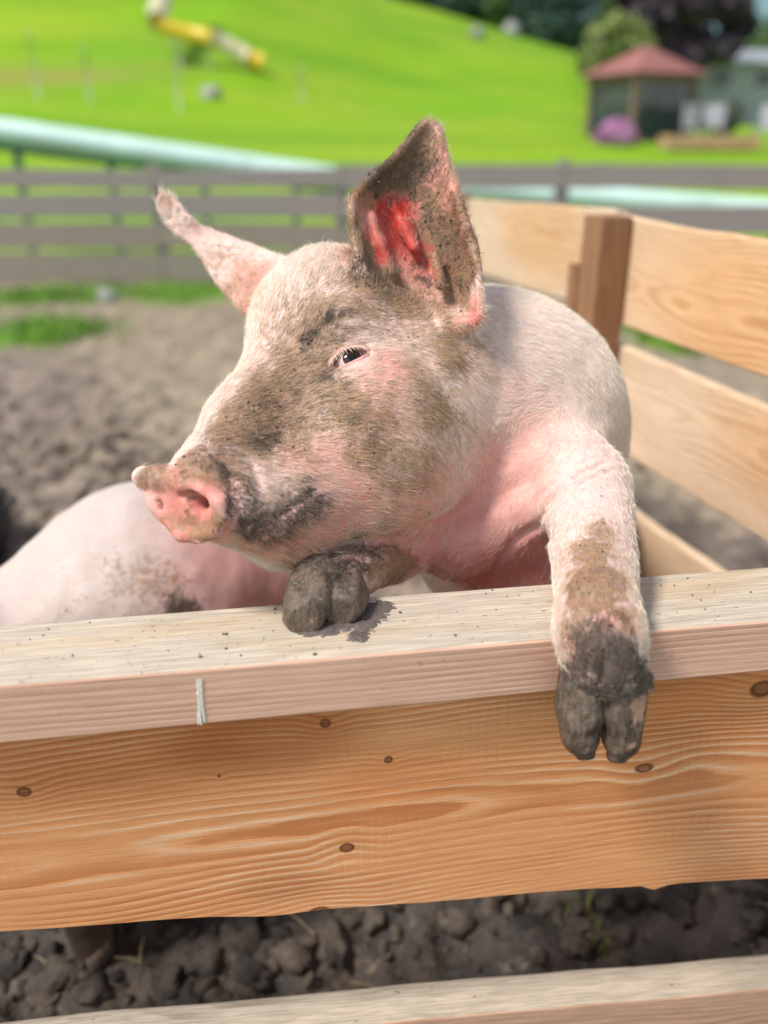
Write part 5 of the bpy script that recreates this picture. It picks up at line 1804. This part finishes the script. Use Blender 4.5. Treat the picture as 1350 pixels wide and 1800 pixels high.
def build_eye(root, e0, ea, eb, en):
    loc = np.array(root.location)
    # eyeball
    m, nt, b = new_mat('eyeball')
    n = NT(nt)
    x, y, z = n.sep(n.coord())[:3]
    rr = n.math('SQRT', n.math('ADD', n.math('MULTIPLY', x, x), n.math('MULTIPLY', y, y)))
    fr = n.mapr(z, 0.0, 0.001)
    iris = n.math('MULTIPLY', n.mapr(rr, 0.0112, 0.0122, 1.0, 0.0), fr)
    pup = n.math('MULTIPLY', n.mapr(rr, 0.0052, 0.0062, 1.0, 0.0), fr)
    c = n.mix(n.noise(n.coord(), 90, 3), (0.62, 0.44, 0.42), (0.80, 0.68, 0.66))
    c = n.mix(iris, c, (0.045, 0.022, 0.012))
    c = n.mix(pup, c, (0.004, 0.004, 0.004))
    n.set(b.inputs['Base Color'], c)
    b.inputs['Roughness'].default_value = 0.06
    mb = MB()
    R = 0.0185
    lat, lon = 18, 28
    Vv = [(0, 0, R)]
    for i in range(1, lat):
        for k in range(lon):
            t, p = math.pi * i / lat, 2 * math.pi * k / lon
            Vv.append((R * math.sin(t) * math.cos(p), R * math.sin(t) * math.sin(p), R * math.cos(t)))
    Vv.append((0, 0, -R))
    F = [(0, 1 + k, 1 + (k + 1) % lon) for k in range(lon)]
    for i in range(lat - 2):
        for k in range(lon):
            a = 1 + i * lon
            F.append((a + k, a + lon + k, a + lon + (k + 1) % lon, a + (k + 1) % lon))
    F += [(len(Vv) - 1, 1 + (lat - 2) * lon + (k + 1) % lon, 1 + (lat - 2) * lon + k) for k in range(lon)]
    mb.add(Vv, F)
    eye = mb.build('eye', m, root, True)
    gaze = en + ea * 0.22 - eb * 0.12
    gaze /= np.linalg.norm(gaze)
    gx = ea - gaze * ea.dot(gaze); gx /= np.linalg.norm(gx)
    gy = np.cross(gaze, gx)
    ec = e0 - en * 0.0195 + ea * 0.001
    Mx = Matrix(((gx[0], gy[0], gaze[0], 0), (gx[1], gy[1], gaze[1], 0), (gx[2], gy[2], gaze[2], 0), (0, 0, 0, 1)))
    Mx.translation = Vector(ec - loc)
    eye.matrix_local = Mx
    # lids: a rolled rim round an almond opening, flattening out under the skin around it
    nr, prof = 56, [(0.96, -.007), (0.97, -.0016), (1.05, .0004), (1.18, .0010), (1.40, .0002), (1.70, -.0014), (2.1, -.005)]
    V, pa = [], []
    for (s, h) in prof:
        for k in range(nr):
            t = 2 * math.pi * k / nr
            ca, sa = math.cos(t), math.sin(t)
            al = 0.0235 * ca
            up_h = 0.0088 if sa > 0 else 0.0066
            be = up_h * math.copysign(abs(sa) ** 1.15, sa) - 0.0018 * ca * ca
            grow = 1 + (s - 1) * (0.62 if abs(ca) > .7 else 0.95)
            al2 = al * (1 + (s - 1) * 0.55)
            be2 = be + math.copysign((s - 1) * 0.0115 * abs(sa), sa)
            sag = -(al2 ** 2) * 9.0 - be2 ** 2 * 9.0
            lid = (0.0022 if sa > 0 else 0.0) * math.exp(-((s - 1.2) / .35) ** 2)
            V.append(e0 + ea * al2 + eb * be2 + en * (h + sag + lid + 0.0005))
            pk = 0.75 if s < 1.15 else 0.45
            pa.append((0.55 if sa > 0 and s > 1.1 else (0.2 if s > 1.3 else 0), pk, 0.15 if (s > 1.3 and sa > 0) else 0, 0))
    F = []
    for i in range(len(prof) - 1):
        for k in range(nr):
            F.append((i * nr + k, i * nr + (k + 1) % nr, (i + 1) * nr + (k + 1) % nr, (i + 1) * nr + k))
    me = mesh_np('eyelid', np.array(V) - loc, np.array(F))
    add_paint(me, pa)
    link_mesh('eyelid', me, M_SKIN, root)
    # pale lashes hanging over the eye
    lm = plain('eyelash', (0.85, 0.78, 0.68), 0.4, 0.2, 200, 0)
    mb = MB()
    rg = random.Random(3)
    for i in range(24):
        t = math.pi * (0.16 + 0.62 * i / 23) + rg.uniform(-.03, .03)
        al, be = 0.0235 * math.cos(t), 0.0088 * math.sin(t) ** 1.15
        p = e0 + ea * al + eb * be + en * (.0035 - al * al * 9)
        L = rg.uniform(.007, .0125)
        out = ea * (math.cos(t) * 0.25 + rg.uniform(-.12, .12))
        pts = [p, p + (en * .55 - eb * .10 + out * .5) * L * .4, p + (en * .8 - eb * .5 + out) * L * .75, p + (en * .85 - eb * 1.0 + out * 1.3) * L]
        mb.tube([q - loc for q in pts], [.00046, .00040, .00028, .0001], 5)
    mb.build('eyelashes', lm, root, True)


def build_flakes(root, sk, paint):
    """crusts of dried mud caught in the bristles"""
    r = np.random.default_rng(17)
    V, N = sk.V, sk.N
    ok = (V[:, 1] < 1.3) & (V[:, 2] > .8)
    w = np.where(ok, np.clip(paint[:, 2] - .22, 0, 1) ** 1.5 + .006 * np.clip(paint[:, 0] - .3, 0, 1), 0)
    ids = r.choice(len(V), 1500, p=w / w.sum())
    s = .0004 + .0013 * r.random(1500) ** 3
    pos = V[ids] + N[ids] * .0012 + r.normal(0, .0012, (1500, 3))
    V2, Q2 = scatter(TPL2, pos, s, 18, .6)
    o = link_mesh('mud_flakes', mesh_np('mud_flakes', V2 - np.array(root.location), Q2), M_CRUST, root)
    tag(o, 'crusts of dried mud in the bristles', kind='stuff')


def build_coat(root, sk, paint, e0, snrm):
    loc = np.array(root.location)
    V, Q, N = sk.V, sk.Q, sk.N
    # where bristles grow and how long
    fc = V[Q].mean(1)
    fn = N[Q].mean(1)
    area = np.linalg.norm(np.cross(V[Q[:, 2]] - V[Q[:, 0]], V[Q[:, 3]] - V[Q[:, 1]]), axis=1) / 2
    view = CAM - fc
    view /= np.linalg.norm(view, axis=1)[:, None]
    dens = np.where(((fn * view).sum(1) > -0.35) & (fc[:, 1] < 1.45) & (fc[:, 2] > 0.78), 1.0, 0.0)
    fp = paint[Q].mean(1)
    dens *= 1 - 0.85 * np.clip(fp[:, 3] * 1.3, 0, 1)
    sc = P(335, 897, .915)
    onp = ((fc - sc) @ snrm > -0.010) & (np.linalg.norm(fc - sc, axis=1) < .09)
    dens *= np.where(onp, 0.03, 1.0)
    dens *= smooth01(0.012, 0.03, np.linalg.norm(fc - e0, axis=1))
    chest = P(880, 990, 1.14)
    dens *= 1 - 0.88 * np.exp(-(np.linalg.norm(fc - chest, axis=1) / 0.13) ** 2)
    fold = P(1035, 830, 1.06)
    dens *= 1 - 0.5 * np.exp(-(np.linalg.norm(fc - fold, axis=1) / 0.05) ** 2)
    pit = P(970, 880, 1.08)
    dens *= 1 - 0.6 * np.exp(-(np.linalg.norm(fc - pit, axis=1) / 0.045) ** 2)
    w = area * dens
    r = np.random.default_rng(5)
    n = N_HAIR
    fi = r.choice(len(Q), n, p=w / w.sum())
    a, b = r.random(n), r.random(n)
    q = Q[fi]
    w4 = np.stack([(1 - a) * (1 - b), a * (1 - b), a * b, (1 - a) * b], 1)[:, :, None]
    pos = (V[q] * w4).sum(1)
    nor = (N[q] * w4).sum(1)
    nor /= np.linalg.norm(nor, axis=1)[:, None]
    pt = (paint[q] * w4).sum(1)
    # lay
    gp, gd = [], []
    for (u, v, du, dv) in LAY:
        p, pn = sk.at(u, v)
        d = du * R3 - dv * U3
        d = d - pn * d.dot(pn)
        gp.append(p); gd.append(d / (np.linalg.norm(d) + 1e-9))
    gp, gd = np.array(gp), np.array(gd)
    T = np.zeros((n, 3))
    for s in range(0, n, 20000):
        d2 = ((pos[s:s + 20000, None, :] - gp[None]) ** 2).sum(2)
        ww = 1 / (d2 + 0.0004) ** 2
        T[s:s + 20000] = (ww[:, :, None] * gd[None]).sum(1) / ww.sum(1)[:, None]
    clump = np.stack([fbm(pos * 130, 2, 21), fbm(pos * 130, 2, 22), fbm(pos * 130, 2, 23)], 1) - 0.5
    T = T + clump * 1.1 + r.normal(0, 0.16, (n, 3))
    T -= nor * (T * nor).sum(1)[:, None]
    T /= np.linalg.norm(T, axis=1)[:, None] + 1e-9
    # length: short on snout and limbs, longer on forehead, neck and chin
    Ln = np.full(n, 0.0125)
    for (u, v, d, rad, l) in [(350, 820, .95, .05, .007), (400, 780, 1.0, .06, .009), (560, 470, 1.1, .07, .017), (500, 930, .98, .05, .018), (430, 890, .93, .04, .012), (650, 950, 1.02, .05, .016), (700, 350, 1.07, .06, .008), (800, 450, 1.07, .06, .008), (680, 480, 1.06, .03, .015), (400, 460, 1.23, .08, .009), (1040, 900, 1.05, .10, .0075), (1000, 810, 1.12, .08, .009), (1050, 1050, .93, .09, .009), (900, 660, 1.15, .12, .011), (1070, 1190, .87, .05, .009), (930, 640, 1.15, .10, .014), (780, 680, 1.1, .07, .015)]:
        g = np.exp(-((pos - P(u, v, d)) ** 2).sum(1) / rad ** 2)
        Ln = Ln * (1 - g) + l * g
    Ln *= r.uniform(0.45, 1.45, n)
    long_ = r.random(n) < 0.02
    Ln[long_] *= 1.7
    wh = r.random(n) < .035 * np.exp(-((pos - P(480, 915, .95)) ** 2).sum(1) / .06 ** 2)
    Ln[wh] = r.uniform(.022, .036, wh.sum())
    lift = r.uniform(0.08, 0.36, n)[:, None]
    K = 4
    pts = np.zeros((n, K, 3))
    bend = r.normal(0, 0.16, (n, 3))
    for k in range(K):
        t = k / (K - 1)
        pts[:, k] = pos - nor * 0.0006 + (T * t + nor * lift * (t - 0.55 * t * t) + bend * t * t * 0.6) * Ln[:, None]
    rad = np.zeros((n, K))
    r0 = r.uniform(0.00012, 0.00024, n)
    for k, s in enumerate((1.0, 0.9, 0.65, 0.15)): rad[:, k] = r0 * s
    # colour: blond, stained where the skin is muddy
    g = r.random(n)
    col = np.array([0.76, 0.625, 0.46]) * (0.5 + 0.65 * g[:, None])
    whit = np.clip(1 - pt[:, 0] * 2.2, 0, 1)[:, None] * 0.6
    col = col * (1 - whit) + np.array([0.92, 0.86, 0.78]) * whit
    pkm = np.clip((pt[:, 1] - .3) * 1.6, 0, 1)[:, None] * .75
    col = col * (1 - pkm) + np.array([0.82, 0.52, 0.40]) * (0.6 + .5 * g[:, None]) * pkm
    tanv = np.array([0.42, 0.265, 0.138]) * (0.35 + 1.1 * r.random((n, 1))) * (1 - .55 * np.clip((pt[:, 0:1] - .6) / .4, 0, 1))
    mw = np.clip((pt[:, 0] - 0.25) * 1.5 + r.normal(0, .22, n), 0, 0.9)[:, None]
    col = col * (1 - mw) + tanv * mw
    dv_ = np.array([0.085, 0.068, 0.055]) * (0.5 + r.random((n, 1)))
    dw = np.clip((pt[:, 2] - 0.25) * 2.2 + r.normal(0, .18, n), 0, 0.95)[:, None]
    col = col * (1 - dw) + dv_ * dw
    hc = bpy.data.hair_curves.new('coat')
    hc.add_curves([K] * n)
    hc.position_data.foreach_set('vector', (pts - loc).astype(np.float32).ravel())
    ra = hc.attributes.get('radius') or hc.attributes.new('radius', 'FLOAT', 'POINT')
    ra.data.foreach_set('value', rad.astype(np.float32).ravel())
    ca = hc.attributes.new('hair_col', 'FLOAT_COLOR', 'CURVE')
    ca.data.foreach_set('color', np.concatenate([np.clip(col, 0, 1), np.ones((n, 1))], 1).astype(np.float32).ravel())
    hc.materials.append(M_HAIR)
    o = bpy.data.objects.new('coat', hc)
    COL.objects.link(o)
    o.parent = root
    return o


PIG, PIG_SKIN = build_leaning_pig()


# ---------------------------------------------------------------- the second pig, standing behind the rail
def build_second_pig():
    c_r, c_m, c_s = P(385, 1060, 1.70), P(265, 1068, 1.60), P(50, 1190, 1.46)
    head = P(-150, 1270, 1.34)
    lo = np.minimum.reduce([c_r, c_m, c_s, head]) - .45
    hi = np.maximum.reduce([c_r, c_m, c_s, head]) + .45
    lo[2] = -.03
    st = .009
    f = Field(*[np.arange(lo[q], hi[q], st) for q in range(3)])
    f.path([(c_r, .205), (c_m, .213), (c_s, .165)], k=0.08)
    f.path([(c_s, .150), (c_s * .5 + head * .5, .125), (head, .10), (head + (head - c_s) * .55 - [0, 0, .10], .055)], k=0.06)
    nose = head + (head - c_s) * .62 - [0, 0, .11]
    f.ell(nose, (.045, .045, .045), k=.02)
    ax = (c_s - c_r); ax[2] = 0; ax /= np.linalg.norm(ax)
    sd_ = np.array([-ax[1], ax[0], 0])
    feet = []
    for c, fr_ in ((c_r, 0), (c_s, 1)):
        for s in (-1, 1):
            b = c + sd_ * s * .11
            kn = b + ax * (.03 if fr_ else -.06); kn[2] = .26
            ft = b + ax * (.01 if fr_ else .02); ft[2] = .05
            f.path([(b - [0, 0, .08], .085), (kn, .045), (ft, .034)], k=0.05)
            feet.append(ft)
    for s in (-1, 1):
        e0 = head + sd_ * s * .075 - ax * .05 + [0, 0, .05]
        e1 = e0 + sd_ * s * .07 + [0, 0, .10] + ax * .03
        f.path([(e0, .030), ((e0 + e1) / 2, .026), (e1, .010)], k=.02)
    tl_ = c_r - ax * .19 + [0, 0, .06]
    f.path([(tl_, .022), (tl_ - ax * .05 - [0, 0, .05], .014), (tl_ - ax * .04 - [0, 0, .14], .009)], k=.02)
    V, Q = f.mesh(2)
    V = V + vert_normals(V, Q) * ((fbm(V * 16, 3, 8) - .5) * .012)[:, None]
    sk = Skin(V, Q)
    paint = np.zeros((len(V), 4))
    for p, r, c, a in ((P(470, 1020, 1.55), .17, 1, .75), (P(380, 1000, 1.5), .10, 1, .45), (P(310, 1068, 1.42), .035, 2, 1.0), (P(325, 1085, 1.42), .03, 2, 1.0), (P(230, 1040, 1.4), .07, 0, .34), (P(270, 1000, 1.4), .05, 0, .25), (P(200, 1030, 1.4), .06, 2, .2), (P(80, 1080, 1.3), .08, 0, .3), (P(180, 1090, 1.4), .05, 2, .30), (P(400, 1040, 1.5), .04, 2, .28)):
        q = sk.bvh.find_nearest(Vector(p))[0]
        g = np.exp(-((V - np.array(q)) ** 2).sum(1) / (r * 1.1) ** 2)
        paint[:, c] = 1 - (1 - paint[:, c]) * (1 - a * g)
    dap = np.clip((fbm(V * 9, 4, 61) - .5) * 3.2, 0, 1)
    paint[:, 0] = 1 - (1 - paint[:, 0]) * (1 - .38 * dap)
    paint[:, 1] = 1 - (1 - paint[:, 1]) * (1 - .4 * np.clip((fbm(V * 6, 3, 62) - .45) * 3, 0, 1) * smooth01(-.5, -.25, V[:, 0]))
    paint[:, 0] = np.maximum(paint[:, 0], .9 * smooth01(.42, .2, V[:, 2]))
    paint[:, 2] = np.maximum(paint[:, 2], .95 * smooth01(.36, .24, V[:, 2]))
    root = empty('pig', tuple(np.array([c_m[0], c_m[1], 0])), 'white pig with its back to the rail, standing under the snout of the leaning one', 'pig')
    L = np.array(root.location)
    me = mesh_np('body', V - L, Q)
    add_paint(me, paint)
    link_mesh('body', me, skin_material('pale_pig_skin', pale=(0.51, 0.435, 0.405), pink=(0.62, 0.34, 0.32), sss=.004), root)
    for ft in feet:
        toes = [[(ft + sd_ * s * .018 + [0, 0, .02], .026), (ft + sd_ * s * .02 + ax * .03 - [0, 0, .025], .02)] for s in (-1, 1)]
        A_ = np.array([p for t in toes for p, _ in t])
        lo_, hi_ = A_.min(0) - .04, A_.max(0) + .04
        v2, q2 = claws(lo_, hi_, toes, .004, False).mesh(1)
        link_mesh('hoof', mesh_np('hoof', v2 - L, q2), M_HORN, root)
    mb = MB()
    V2, F2 = lump_template(2, 5)
    for s in (-1, 1):
        e = head + sd_ * s * .088 + ax * .02 + [0, 0, .03]
        mb = MB()
        mb.add(V2 / np.linalg.norm(V2, axis=1)[:, None] * .014 + e - L, [tuple(q) for q in F2])
        mb.build('eye', plain('dark_eye', (.02, .012, .01), .1, .1, 5, 0), root, True)


build_second_pig()
